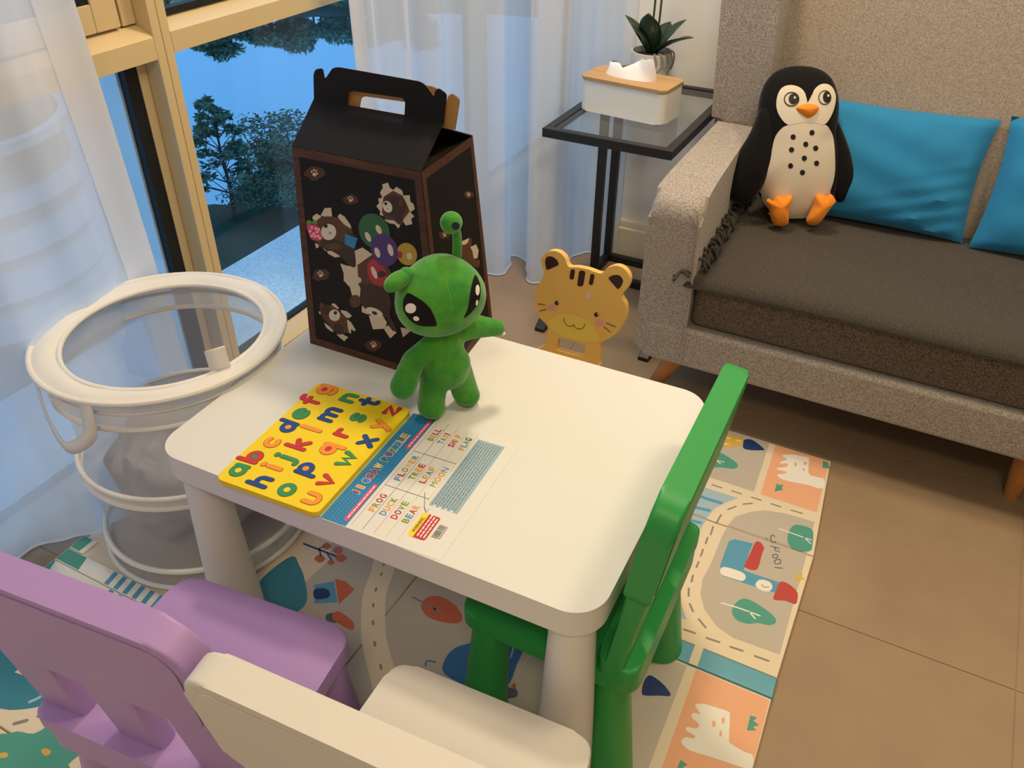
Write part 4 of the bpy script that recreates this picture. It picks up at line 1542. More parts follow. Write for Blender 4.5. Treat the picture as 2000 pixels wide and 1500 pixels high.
# school building, trees, star, lettering
begin('printed_school')
gp(z7, [(640, 1225), (700, 1205), (885, 1250), (850, 1330), (800, 1480), (790, 1520), (900, 1560), (1200, 1660), (1150, 1760), (850, 1670), (590, 1580), (548, 1480), (600, 1330)], BLUE, 1, sm=False)
gp(z7, [(910, 1235), (965, 1245), (995, 1300), (975, 1350), (935, 1495), (880, 1520), (800, 1490), (800, 1460), (850, 1360)], RED, 2, k=3)
gp(z8, [(1060, 140), (1100, 140), (1150, 170), (1190, 215), (1190, 270), (1172, 300), (1100, 275), (1015, 265), (1035, 200)], RED, 2, k=3)
gp(z8, [(625, 50), (660, 28), (780, 65), (812, 100), (790, 130), (740, 120), (640, 85)], WHITE, 2)
gp(z8, [(945, 122), (990, 140), (1008, 175), (985, 205), (945, 205), (900, 185), (883, 155), (905, 125)], WHITE, 2)
gl(z8, [(930, 158), (945, 175), (980, 175)], 0.0016, SLATE, 3)
begin('printed_tree')
gp(z7, [(1290, 1070), (1340, 1060), (1440, 1085), (1490, 1130), (1485, 1250), (1460, 1325), (1330, 1320), (1250, 1270), (1230, 1190), (1255, 1110)], TEAL, 1, k=3)
gl(z7, [(1150, 1100), (1300, 1155), (1470, 1215)], 0.003, WHITE, 2); gl(z7, [(1400, 1190), (1465, 1250)], 0.0026, WHITE, 2)
begin('printed_tree')
gp(z8, [(740, 290), (790, 260), (850, 272), (930, 320), (1010, 380), (1035, 430), (985, 455), (900, 438), (830, 445), (750, 420), (712, 370), (715, 330)], TEAL, 1, k=3)
gl(z8, [(635, 292), (750, 325), (915, 385)], 0.0034, WHITE, 2); gl(z8, [(840, 360), (880, 405)], 0.003, WHITE, 2)
begin('printed_star')
st_ = []
for k in range(10):
    a = PI / 2 + PI * k / 5; r = 42 if k % 2 == 0 else 19
    st_.append((1205 + r * math.cos(a), 105 + r * math.sin(a)))
gp(z8, st_, YELLOW, 1, sm=False)
# hand-drawn "School"
begin('printed_lettering')
gl(z7, [(1010, 1190), (1030, 1195), (1015, 1210), (1030, 1220)], 0.0016, DASH, 3)
gl(z7, [(1105, 1180), (1075, 1165), (1062, 1200), (1080, 1240), (1115, 1230)], 0.0022, SLATE, 3)
gl(z7, [(1060, 1275), (1150, 1300)], 0.0022, SLATE, 3); gl(z7, [(1105, 1290), (1110, 1320), (1150, 1335)], 0.0022, SLATE, 3)
gl(z7, [(1120, 1360), (1085, 1365), (1090, 1395), (1130, 1392), (1128, 1365)], 0.0022, SLATE, 3)
gl(z7, [(1155, 1410), (1105, 1420), (1110, 1455), (1158, 1450), (1160, 1418)], 0.0022, SLATE, 3)
gl(z7, [(1105, 1492), (1180, 1500)], 0.0024, SLATE, 3)
begin('printed_rocket')
gp(z8, [(-100, 770), (55, 795), (50, 920), (-100, 880)], YELLOW, 1, sm=False); gp(z8, [(100, 822), (150, 840), (220, 900), (262, 970), (180, 970), (75, 970), (50, 945), (65, 870)], NAVY, 2, k=3)
gl(z8, [(-20, 820), (40, 850)], 0.004, WHITE, 2)
# --- under the table
begin('printed_field')
wp([(-0.101, -0.40), (0.165, -0.36), (0.20, 0.05), (-0.101, 0.08)], GREY, 0)
wp([(-0.36, 0.08), (-0.105, 0.08), (-0.105, -0.42), (-0.25, -0.40), (-0.30, -0.12), (-0.29, -0.02)], GREY, 0)
begin('printed_road')
road = [(-0.20, 0.075), (-0.185, 0.03), (-0.172, -0.0), (-0.153, -0.052), (-0.125, -0.098), (-0.085, -0.150), (-0.032, -0.200), (0.03, -0.262)]
wp(ribbon_outline(smooth_loop(road, 4, False), 0.047), CREAM, 1)
rs = smooth_loop(road, 4, False)
for k in range(2, len(rs) - 2, 3):
    wp(ribbon_outline([rs[k], ((rs[k][0] + rs[k + 1][0]) / 2, (rs[k][1] + rs[k + 1][1]) / 2)], 0.0045), DASH, 2)
begin('printed_pond')
gp(z3, [(250, 240), (290, 290), (318, 360), (330, 490), (240, 560), (120, 560), (60, 420), (120, 330)], DTEAL, 1)
begin('printed_house')
gp(z3, [(372, 395), (480, 375), (498, 490), (372, 497)], BLUE, 1, sm=False); gp(z3, [(372, 422), (430, 415), (458, 440), (440, 468), (375, 470)], NAVY, 2)
gp(z3, [(484, 362), (540, 375), (590, 420), (560, 450), (505, 500)], RUST, 2, sm=False)
begin('printed_house')
gp(z3, [(498, 538), (560, 575), (588, 610), (570, 640), (470, 580)], RUST, 2); gp(z3, [(440, 555), (495, 550), (500, 600), (440, 590)], SLATE, 1)
begin('printed_branch')
gl(z3, [(315, 172), (400, 205), (490, 240)], 0.0042, NAVY, 2); gl(z3, [(400, 205), (408, 240)], 0.003, NAVY, 2); gl(z3, [(440, 222), (466, 262)], 0.003, NAVY, 2); gl(z3, [(390, 200), (425, 188)], 0.003, NAVY, 2)
for x, y, r in ((402, 253, 30), (517, 250, 32), (463, 273, 20), (440, 185, 26), (500, 208, 28)):
    gp(z3, [(x - r, y), (x, y - r * .75), (x + r, y), (x, y + r * .75)], RUST, 1)
begin('printed_tree')
gp(z3, [(950, 510), (985, 465), (1050, 457), (1130, 500), (1172, 560), (1160, 600), (1080, 600), (990, 570)], RUST, 2); gl(z3, [(905, 462), (960, 490), (1060, 545)], 0.0042, DASH, 3)
gl(z3, [(1020, 520), (1045, 555)], 0.0028, DASH, 3)
begin('printed_whale')
gp(z3, [(1080, 800), (1140, 735), (1250, 700), (1340, 640), (1420, 625), (1500, 670), (1512, 730), (1470, 830), (1410, 950), (1250, 960), (1080, 880)], WHALE, 1)
gl(z3, [(1425, 695), (1450, 740), (1435, 790)], 0.0035, SKY, 2); gp(z3, [(1350, 830), (1375, 825), (1375, 865), (1350, 865)], SKY, 2)
gl(z3, [(975, 835), (985, 808), (1030, 815)], 0.0028, WHALE, 2)
begin('printed_bird')
gp(z3, [(1360, 940), (1420, 950), (1470, 965), (1465, 1005), (1380, 1005)], SLATE, 2); gp(z3, [(1440, 945), (1462, 925), (1465, 965)], RED, 3, sm=False)
# --- front left: pond, road, meadow
begin('printed_pond')
gp(z4, [(-500, 760), (0, 745), (90, 775), (180, 800), (300, 950), (400, 1080), (300, 1120), (180, 1150), (60, 1160), (0, 1152), (-500, 1100)], DTEAL, 1, k=3)
gp(z4, [(170, 845), (225, 850), (130, 955), (85, 940), (110, 920)], CREAM, 2, sm=False)
gl(z4, [(175, 1112), (240, 1080), (255, 1030), (310, 1008)], 0.006, SKY, 2)
begin('printed_road_dash')
gl(z4, [(85, 1240), (155, 1222)], 0.007, DASH, 1); gl(z4, [(225, 1195), (310, 1170)], 0.007, DASH, 1)
begin('printed_meadow')
gp(z4, [(-500, 1290), (0, 1300), (100, 1285), (200, 1298), (300, 1240), (370, 1212), (420, 1230), (490, 1400), (470, 1420), (400, 1480), (360, 1560), (-500, 1700)], TEAL, 1, k=3)
gp(z4, [(240, 1400), (270, 1385), (300, 1405), (270, 1430)], YELLOW, 2); gp(z4, [(0, 1415), (40, 1410), (45, 1435), (0, 1440)], YELLOW, 2)
begin('end')
pm.free()

# ================================================================== ALPHABET BOARD and word sheet on the table
M_fyel = mat('foam_yellow', (0.86, 0.62, 0.012), 0.55, 0.3, linear=True)
M_fgroove = mat('foam_groove', (0.20, 0.13, 0.01), 0.8, linear=True)
FC = {'g': mat('foam_green', (0.04, 0.27, 0.10), 0.6, 0.3, linear=True), 'r': mat('foam_red', (0.58, 0.035, 0.045), 0.6, 0.3, linear=True),
      'o': mat('foam_orange', (0.88, 0.29, 0.035), 0.6, 0.3, linear=True), 'b': mat('foam_blue', (0.018, 0.065, 0.26), 0.6, 0.3, linear=True), 'y': M_fyel}
A3 = math.radians(3.3)
TOPZ = 0.4801
pu, pv = Vector((-math.sin(A3), math.cos(A3), 0)), Vector((-math.cos(A3), -math.sin(A3), 0))   # reading direction, letter-up direction
PO = Vector((-0.229, -0.295, 0))


def padm(u, v, z):
    o = PO + pu * u - pv * v
    return frame((o.x, o.y, z), pu, pv)


board = thing('alphabet_board', 'yellow foam alphabet board with coloured inset letters a to z on the table', 'puzzle board', PO + Vector((0, 0, TOPZ)))
bm = bmesh.new(); prism(bm, rrect(0.001, 0.2785, -0.1865, 0.001, 0.012), TOPZ + 0.0006, TOPZ + 0.0100, padm(0, 0, 0), bev=0.0012, seg=2, bottom_bev=True)
bo_ = obj('foam_base', bm, M_fyel, board)
BZ = TOPZ + 0.0100


def arc(cx, cy, rx, ry, a0, a1, n=10):
    return [(cx + rx * math.cos(math.radians(a0 + (a1 - a0) * k / n)), cy + ry * math.sin(math.radians(a0 + (a1 - a0) * k / n))) for k in range(n + 1)]


RING = ('ring', arc(0, 0, .5, .5, 0, 345, 22))
GLY = {  # strokes in a cell: x-height from -0.5 to 0.5
    'a': [RING, [(0.5, 0.5), (0.55, -0.5)]], 'b': [RING, [(-0.55, -0.5), (-0.6, 1.15)]], 'c': [arc(0, 0, .5, .5, 50, 310, 14)],
    'd': [RING, [(0.55, -0.5), (0.6, 1.15)]], 'e': [[(-.42, -0.02), (.52, 0.10)], arc(0, 0, .56, .54, 12, 318, 16)],
    'f': [[(.35, 1.0)] + arc(0.12, 0.78, .24, .24, 60, 180, 5) + [(-.12, -.8)], [(-.45, .28), (.3, .28)]],
    'g': [RING, [(.52, .5), (.55, -.5)] + arc(0.05, -.62, .5, .45, -5, -140, 8)],
    'h': [[(-.42, 1.05), (-.42, -.6)], [(-.42, .1)] + arc(0, .02, .42, .42, 150, 0, 7) + [(.45, -.6)]],
    'i': [[(0, .5), (0, -.7)], [(0, .98), (0, 1.0)]], 'j': [[(.1, .55), (.1, -.7)] + arc(-.18, -.72, .28, .3, 0, -110, 5), [(.1, 1.05), (.1, 1.07)]],
    'k': [[(-.42, 1.05), (-.42, -.7)], [(.42, .42), (-.36, -.05)], [(-.15, .08), (.45, -.68)]], 'l': [[(0, 1.0), (0, -.8)]],
    'm': [[(-.75, .55), (-.75, -.6)], [(-.75, .1)] + arc(-.37, .12, .37, .38, 150, 0, 6) + [(0, -.6)], [(0, .1)] + arc(.38, .12, .38, .38, 160, 0, 6) + [(.76, -.6)]],
    'n': [[(-.42, .55), (-.42, -.55)], [(-.42, .1)] + arc(0, .08, .42, .42, 150, 0, 7) + [(.44, -.55)]],
    'o': [('ring', arc(0, 0, .52, .52, 0, 345, 22))], 'p': [RING, [(-.52, .55), (-.55, -1.1)]], 'q': [RING, [(.52, .55), (.55, -1.15)]],
    'r': [[(-.3, .5), (-.3, -.6)], [(-.3, .05)] + arc(.1, .0, .4, .42, 150, 60, 5)],
    's': [[(.36, .38)] + arc(0, .26, .34, .26, 40, 250, 8) + arc(0, -.26, .36, .27, 70, -140, 8)],
    't': [[(0, .95), (0, -.45)] + arc(.22, -.45, .22, .24, 200, 300, 5), [(-.4, .38), (.4, .38)]],
    'u': [[(-.45, .55), (-.45, -.05)] + arc(0, -.08, .45, .45, 180, 360, 9) + [(.45, .55)]],
    'v': [[(-.48, .55), (0, -.5), (.48, .55)]], 'w': [[(-.72, .5), (-.36, -.5), (0, .35), (.36, -.5), (.72, .5)]],
    'x': [[(-.48, .6), (.48, -.6)], [(.48, .6), (-.48, -.6)]], 'y': [[(-.45, .55), (.02, -.28)], [(.48, .6), (-.3, -1.0)]],
    'z': [[(-.45, .48), (.45, .48), (-.45, -.48), (.5, -.48)]]}
LET = dict(a=(0.0299, 0.0208, 'g', 'y'), b=(0.0665, 0.0235, 'r', 'g'), c=(0.1077, 0.0262, 'o', ''), d=(0.1499, 0.0262, 'b', 'o'), e=(0.1889, 0.0239, 'g', ''), f=(0.2274, 0.0171, 'r', ''), g=(0.263, 0.0200, 'o', 'r'),
           h=(0.0242, 0.0700, 'b', ''), i=(0.0583, 0.0655, 'o', ''), j=(0.0838, 0.0720, 'g', ''), k=(0.1213, 0.0700, 'r', ''), l=(0.1626, 0.0645, 'o', ''), m=(0.2074, 0.0691, 'b', ''), n=(0.2600, 0.0722, 'g', ''),
           o=(0.0254, 0.1157, 'g', 'y'), p=(0.0770, 0.1130, 'b', 'o'), q=(0.1310, 0.1180, 'o', 'r'), r=(0.1747, 0.1152, 'r', ''), s=(0.2196, 0.1168, 'g', ''), t=(0.2640, 0.1120, 'b', ''),
           u=(0.0257, 0.1617, 'o', ''), v=(0.0669, 0.1601, 'r', ''), w=(0.122, 0.1593, 'g', ''), x=(0.1738, 0.1643, 'b', ''), y=(0.219, 0.1619, 'o', ''), z=(0.2600, 0.1580, 'r', ''))
CN = {'g': 'green', 'r': 'red', 'o': 'orange', 'b': 'blue', 'y': 'yellow'}
gb = bmesh.new()
SX, SY, SW = 0.0205, 0.0185, 0.0080
for ch, (u, v, c, cc) in LET.items():
    bm = bmesh.new()
    mm = padm(u, v, 0)
    for ns, stq in enumerate(GLY[ch]):
        ring_ = isinstance(stq, tuple)
        L = stq[1] if ring_ else stq
        L = [(x * SX, y * SY) for x, y in L]
        if len(L) == 2 and (Vector(L[0]) - Vector(L[1])).length < 0.001:
            L = [(L[0][0] - .0012, L[0][1]), (L[0][0] + .0012, L[0][1])]
        stroke(bm, L, SW, BZ - 0.0005, BZ + 0.0009 + ns * 0.00015, mm, closed=ring_)
        stroke(gb, L, SW + 0.0020, BZ - 0.0006, BZ + 0.0001 + ns * 0.00012, mm, closed=ring_)
    lo_ = obj('foam_letter', bm, FC[c], board, smooth=False, label='%s foam letter %s' % (CN[c], ch))
    if cc:
        bm = bmesh.new()
        prism(bm, arc(0, 0, .0055, .0052, 0, 345, 18), BZ - 0.0005, BZ + 0.0008, mm)
        obj('letter_centre', bm, FC[cc], lo_, smooth=False, label='%s round centre of the letter %s' % (CN[cc], ch))
obj('letter_groove', gb, M_fgroove, board, smooth=False)
rebase(board, PO + Vector((0, 0, TOPZ)))

sheet = thing('word_sheet', 'white printed word sheet with a blue dotted heading strip beside the alphabet board', 'sheet', (0, 0, 0))
M_paper = mat('paper', (0.725, 0.702, 0.66), 0.55, 0.3, linear=True)
bm = bmesh.new(); prism(bm, rrect(0.004, 0.281, -0.388, -0.1875, 0.004), TOPZ, TOPZ + 0.0005, padm(0, 0, 0)); obj('paper', bm, M_paper, sheet)
PC = [mat('print_blue', (0.02, 0.20, 0.44), 0.5, linear=True), mat('print_lightblue', (0.30, 0.43, 0.50), 0.5, linear=True), mat('print_pink', (0.75, 0.07, 0.16), 0.5, linear=True),
      mat('print_red', (0.52, 0.03, 0.03), 0.5, linear=True), mat('print_green', (0.22, 0.32, 0.02), 0.5, linear=True), mat('print_skyblue', (0.10, 0.27, 0.50), 0.5, linear=True),
      mat('print_amber', (0.75, 0.34, 0.04), 0.5, linear=True), mat('print_crimson', (0.42, 0.015, 0.09), 0.5, linear=True), M_ink, mat('print_white', (0.85, 0.84, 0.82), 0.5, linear=True),
      mat('print_yellow', (0.88, 0.66, 0.02), 0.5, linear=True), mat('print_deepgreen', (0.02, 0.13, 0.05), 0.5, linear=True), mat('print_dot', (0.16, 0.42, 0.62), 0.5, linear=True), mat('print_grey', (0.16, 0.17, 0.20), 0.5, linear=True),
      mat('print_rule_pink', (0.62, 0.30, 0.33), 0.5, linear=True), mat('print_rule_amber', (0.72, 0.52, 0.20), 0.5, linear=True)]
PBLUE, PLB, PPINK, PRED, PGREEN, PSKY, PAMB, PCRIM, PINK_, PWHITE, PYEL, PDG, PDOT, PGREY, PRP, PRA = range(16)
sb = bmesh.new()
SZ = TOPZ + 0.0006


def srect(u0, u1, v0, v1, mi, lay=0):
    prism_pts = [(u0, -v1), (u1, -v1), (u1, -v0), (u0, -v0)]
    m_ = padm(0, 0, SZ + lay * 0.00008)
    flat(sb, [m_ @ Vector((x, y, 0)) for x, y in prism_pts], mi, UPV)


def sround(u0, u1, v0, v1, r, mi, lay=0):
    m_ = padm(0, 0, SZ + lay * 0.00008)
    flat(sb, [m_ @ Vector((x, y, 0)) for x, y in rrect(u0, u1, -v1, -v0, r)], mi, UPV)


def sline(P, wd, mi, lay=1):
    m_ = padm(0, 0, SZ + lay * 0.00008)
    flat(sb, [m_ @ Vector((x, y, 0)) for x, y in ribbon_outline([(u, -v) for u, v in P], wd)], mi, UPV)


def stext(s, u, v_base, width, height, mi, lay=2, bold=0.02):
    text_mesh(sb, s, padm(u, v_base, SZ + lay * 0.00008), width, height, mi, bold=bold)


srect(0.005, 0.280, 0.188, 0.2315, PBLUE)
random.seed(9)
for i in range(46):
    for j in range(7):
        u, v = 0.0085 + i * 0.0059 + (j % 2) * 0.003, 0.1915 + j * 0.0059
        m_ = padm(u, v, SZ + 0.00008)
        flat(sb, [m_ @ Vector((.0009 * math.cos(a), .0009 * math.sin(a), 0)) for a in (0, 1.26, 2.51, 3.77, 5.03)], PDOT, UPV)
for u0, u1 in ((0.0155, 0.1005), (0.193, 0.2745)):
    sround(u0, u1, 0.2215, 0.2290, 0.0035, PPINK, 2)
    random.seed(int(u0 * 1000))
    u = u0 + 0.006
    while u < u1 - 0.008:           # a line of tiny illegible type
        l_ = random.uniform(0.003, 0.008)
        srect(u, u + l_, 0.2242, 0.2262, PWHITE, 3); u += l_ + 0.0015
for s, u0, cols in (('JIGSAW', 0.070, (PRED, PAMB, PSKY, PRED, PCRIM, PYEL)), ('PUZZLE', 0.152, (PDG, PCRIM, PGREEN, PSKY, PAMB, PAMB))):
    for k, c_ in enumerate(s):
        wd = (0.0055 if c_ in 'IJ' else 0.0100)
        stext(c_, u0 + k * 0.0127 - 0.0006, 0.2135, wd + .0014, 0.0146, PWHITE, 3, 0.05)
        stext(c_, u0 + k * 0.0127, 0.2127, wd, 0.0130, cols[k], 4, 0.04)
for r_, (v, mi, m2) in enumerate(((0.2375, PRP, 0), (0.2570, PGREY, 0), (0.2762, PRP, 0), (0.2955, PRA, 0), (0.3143, PRA, 0))):
    sline([(0.012, v), (0.279, v)], 0.0008, mi)
for u in (0.1058, 0.1940):
    for q in range(26):
        srect(u - 0.0006, u + 0.0006, 0.2375 + q * 0.003, 0.2375 + q * 0.003 + 0.0022, PINK_, 2)
WORDS = [('FROG', 0, 0), ('DUCK', 0, 1), ('DOVE', 0, 2), ('BEAR', 0, 3), ('FLOWER', 1, 0), ('TREE', 1, 1), ('LEAF', 1, 2), ('MOON', 1, 3), ('BELL', 2, 0), ('TAXI', 2, 1), ('SHIP', 2, 2), ('FLAG', 2, 3)]
WC = {'FROG': (PAMB, PGREEN, PCRIM, PRED), 'DUCK': (PSKY, PAMB, PAMB, PGREEN), 'DOVE': (PRED, PCRIM, PGREEN, PGREEN), 'BEAR': (PGREEN, PSKY, PRED, PAMB), 'FLOWER': (PSKY, PRED, PGREEN, PAMB, PAMB, PSKY),
      'TREE': (PGREEN, PGREEN, PAMB, PRED), 'LEAF': (PRED, PAMB, PSKY, PAMB), 'MOON': (PGREEN, PAMB, PAMB, PSKY), 'BELL': (PGREEN, PAMB, PRED, PRED), 'TAXI': (PSKY, PGREEN, PAMB, PRED), 'SHIP': (PRED, PRED, PAMB, PAMB), 'FLAG': (PAMB, PSKY, PGREEN, PDG)}
U0 = {0: 0.0475, 1: 0.1325, 2: 0.2275}
for s, cidx, ridx in WORDS:
    u0 = U0[cidx] + (-0.011 if s == 'FLOWER' else 0)
    tot = {'FLOWER': 0.066, 'MOON': 0.049}.get(s, 0.041 if cidx != 2 else 0.034)
    ad = tot / len(s)
    for k, c_ in enumerate(s):
        stext(c_, u0 + k * ad, 0.2538 + 0.0190 * ridx, ad * (0.30 if c_ == 'I' else 0.82), 0.0112, WC[s][k], 2, 0.0 if c_ in 'MNW' else 0.03)
srect(0.0950, 0.2640, 0.3195, 0.3675, PLB)
random.seed(21)
for r_ in range(9):
    u = 0.099; v = 0.3225 + r_ * 0.0047
    while u < 0.258:
        l_ = random.uniform(0.003, 0.010)
        srect(u, min(u + l_, 0.26), v, v + 0.0015, PGREY, 2); u += l_ + 0.0016
for q in range(4):
    srect(0.0950, 0.0985, 0.327 + q * 0.0095, 0.330 + q * 0.0095, PWHITE, 2)
sround(0.0275, 0.0780, 0.3205, 0.3500, 0.0045, PRED, 1)
sround(0.0275, 0.0780, 0.3205, 0.3300, 0.0042, PYEL, 2); srect(0.0275, 0.0780, 0.3262, 0.3305, PYEL, 3)
stext('WARNING', 0.0365, 0.3287, 0.031, 0.0056, PINK_, 5, 0.01)
for r_ in range(3):
    random.seed(r_ + 50); u = 0.032
    while u < 0.071:
        l_ = random.uniform(0.004, 0.009); srect(u, u + l_, 0.3345 + r_ * 0.0052, 0.3365 + r_ * 0.0052, PWHITE, 3); u += l_ + 0.0014
random.seed(77); u = 0.039
while u < 0.066:
    l_ = random.choice((0.0006, 0.001, 0.0015)); srect(u, u + l_, 0.3545, 0.3650, PINK_, 2); u += l_ + random.choice((0.0008, 0.0012))
for q in range(9): srect(0.040 + q * 0.003, 0.0415 + q * 0.003, 0.3662, 0.3680, PINK_, 2)
sline([(0.116, 0.3015), (0.090, 0.3150), (0.0785, 0.3245)], 0.0010, PGREY, 5)
sline([(0.0850, 0.3178), (0.0785, 0.3245), (0.0870, 0.3245)], 0.0009, PGREY, 5)
obj('print', sb, PC, sheet, smooth='keep')
rebase(sheet, PO + pu * .004 - pv * .19 + Vector((0, 0, TOPZ)))

# ================================================================== BLACK GIFT BOX with bears
M_card = mat('black_card', (0.0065, 0.0052, 0.0058), 0.62, 0.22, linear=True)
M_kraft = mat('kraft_card', (0.42, 0.235, 0.09), 0.8, 0.2, linear=True)
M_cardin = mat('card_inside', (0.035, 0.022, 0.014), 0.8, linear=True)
M_wprint = mat('wood_print', (0.095, 0.036, 0.020), 0.6, 0.3, noise=(40, 0.5, (0.05, 0.018, 0.010), (0.3, 3, 3)), linear=True)
gift = thing('gift_box', 'black card gift box with a carry handle, printed with brown bears and balloons', 'box', (0, 0, 0))
FL0, FR0, BR0, BL0 = Vector((-.351, .087, .4802)), Vector((-.055, .0905, .4802)), Vector((-.080, .318, .4802)), Vector((-.374, .314, .4802))
FLt, FRt, BRt, BLt = Vector((-.338, .102, .865)), Vector((-.087, .098, .868)), Vector((-.0915, .302, .860)), Vector((-.345, .304, .862))


def coplanar(p, q, axis):
    # slide p along an axis into the plane of the three corners q
    n = (q[1] - q[0]).cross(q[2] - q[0])
    e = Vector((1, 0, 0)) if axis == 0 else Vector((0, 1, 0))
    return p + e * ((q[0] - p).dot(n) / e.dot(n))


FRt = coplanar(FRt, (FL0, FR0, FLt), 1)
BRt = coplanar(BRt, (FR0, BR0, FRt), 0)
BLt = coplanar(BLt, (FL0, BL0, FLt), 0)


def slab(bm, q, t, mi=0):
    q = [Vector(p) for p in q]
    n = (q[1] - q[0]).cross(q[3] - q[0]).normalized()
    a = [bm.verts.new(p) for p in q]; b = [bm.verts.new(p - n * t) for p in q]
    for f in ([a[0], a[1], a[2], a[3]], b[::-1]):
        f = bm.faces.new(f); f.material_index = mi
    for i in range(4):
        f = bm.faces.new((a[i], b[i], b[(i + 1) % 4], a[(i + 1) % 4])); f.material_index = mi


bm = bmesh.new()
for q in ((FL0, FR0, FRt, FLt), (FR0, BR0, BRt, FRt), (BR0, BL0, BLt, BRt), (BL0, FL0, FLt, BLt), (FL0, BL0, BR0, FR0)):
    slab(bm, q, 0.0022)
obj('carton', bm, M_card, gift, smooth=False)


def facesys(p0, p1, p2):
    n = (p1 - p0).cross(p2 - p0).normalized()
    return p0, n


FP, FN = facesys(FL0, FR0, FLt)
SP, SN = facesys(FR0, BR0, FRt)


def quadpt(q, s, t):
    a = q[0].lerp(q[1], s); b = q[3].lerp(q[2], s)
    return a.lerp(b, t)


bm = bmesh.new()
for q, n in (((FL0, FR0, FRt, FLt), FN), ((FR0, BR0, BRt, FRt), SN), ((BR0, BL0, BLt, BRt), facesys(BR0, BL0, BRt)[1]), ((BL0, FL0, FLt, BLt), facesys(BL0, FL0, BLt)[1])):
    ww = 0.016 / (q[1] - q[0]).length; hh = 0.016 / (q[3] - q[0]).length
    for (s0, s1, t0, t1) in ((0.002, ww, 0.002, 0.998), (1 - ww, 0.998, 0.002, 0.998), (ww, 1 - ww, 0.002, hh), (ww, 1 - ww, 1 - hh, 0.998)):
        flat(bm, [quadpt(q, s, t) + n * 0.0004 for s, t in ((s0, t0), (s1, t0), (s1, t1), (s0, t1))], 0, n)
obj('wood_border', bm, M_wprint, gift, smooth='keep')

# print on the faces
BP = [mat('bear_brown', (0.085, 0.032, 0.014), 0.6, linear=True), mat('bear_dark', (0.035, 0.016, 0.010), 0.6, linear=True), mat('torn_paper', (0.56, 0.46, 0.36), 0.6, linear=True), mat('bear_muzzle', (0.60, 0.55, 0.47), 0.6, linear=True),
      M_ink, mat('balloon_green', (0.018, 0.10, 0.025), 0.35, linear=True), mat('balloon_purple', (0.055, 0.020, 0.15), 0.35, linear=True), mat('balloon_yellow', (0.42, 0.27, 0.012), 0.35, linear=True),
      mat('balloon_red', (0.36, 0.014, 0.024), 0.35, linear=True), mat('berry_pink', (0.52, 0.05, 0.14), 0.5, linear=True), mat('berry_light', (0.80, 0.34, 0.40), 0.5, linear=True), mat('berry_leaf', (0.10, 0.22, 0.03), 0.5, linear=True),
      mat('bag_blue', (0.02, 0.19, 0.44), 0.5, linear=True), mat('paw_glow', (0.060, 0.020, 0.009), 0.6, linear=True), mat('paw_pad', (0.62, 0.44, 0.26), 0.6, linear=True), mat('balloon_glint', (0.62, 0.52, 0.42), 0.4, linear=True)]
BR, BD, TORN, MUZ, INK, BG, BPU, BY, BRED, BPK, BPL, BLF, BBAG, GLOW, PAD, GLI = range(16)
gp_ = None
gmotif = None


def gbegin(name):
    global gp_, gmotif
    if gp_ is not None and len(gp_.faces):
        used = sorted({f.material_index for f in gp_.faces})
        for f in gp_.faces:
            f.material_index = used.index(f.material_index)
        obj(gmotif, gp_, [BP[i] for i in used], gift, smooth='keep')
    gp_ = bmesh.new()
    gmotif = name


gbegin('printed_paw')


def y1(x, y): return (580 + .16 * x, 320 + .16 * y)
def y2(x, y): return (580 + .14667 * x, 500 + .14667 * y)
def y3(x, y): return (740 + .14667 * x, 420 + .14667 * y)


def bp(z, L, mi, lay, sm=True, k=4, face=0):
    P, N_ = ((FP, FN), (SP, SN))[face]
    q = [tuple(on_plane(*z(*p), P, N_)) for p in L]
    q = smooth_loop(q, k) if sm else q
    flat(gp_, [Vector(p) + N_ * (0.0003 + 0.0001 * lay) for p in q], mi, N_)


def el(cx, cy, rx, ry, rot=0, n=14):
    c, s = math.cos(math.radians(rot)), math.sin(math.radians(rot))
    return [(cx + rx * math.cos(2 * PI * k / n) * c - ry * math.sin(2 * PI * k / n) * s, cy + rx * math.cos(2 * PI * k / n) * s + ry * math.sin(2 * PI * k / n) * c) for k in range(n)]


def paw(z, x, y, s, face=0):
    gbegin('printed_paw')
    random.seed(int(x + y))
    bp(z, [(x + s * 2.2 * math.cos(a) * random.uniform(.75, 1.1), y + s * 1.6 * math.sin(a) * random.uniform(.75, 1.1)) for a in [2 * PI * k / 14 for k in range(14)]], GLOW, 0, face=face, k=2)
    bp(z, el(x, y + .25 * s, .46 * s, .40 * s, 30), PAD, 1, sm=False, face=face)
    for dx, dy in ((-.62, -.35), (-.15, -.72), (.38, -.52), (.62, .02)):
        bp(z, el(x + dx * s, y + dy * s, .20 * s, .24 * s), PAD, 1, sm=False, face=face)


for z, x, y, s in ((y1, 215, 115, 55), (y1, 655, 435, 45), (y1, 290, 1350, 48), (y2, 320, 250, 1), (y2, 1020, 1185, 52)):
    if s > 1:
        paw(z, x, y, s)
paw(y3, 870, 265, 35, 1)
paw(lambda x, y: (540 + .28 * x, 100 + .28 * y), 1338, 1000, 18, 1)
gbegin('printed_bear')
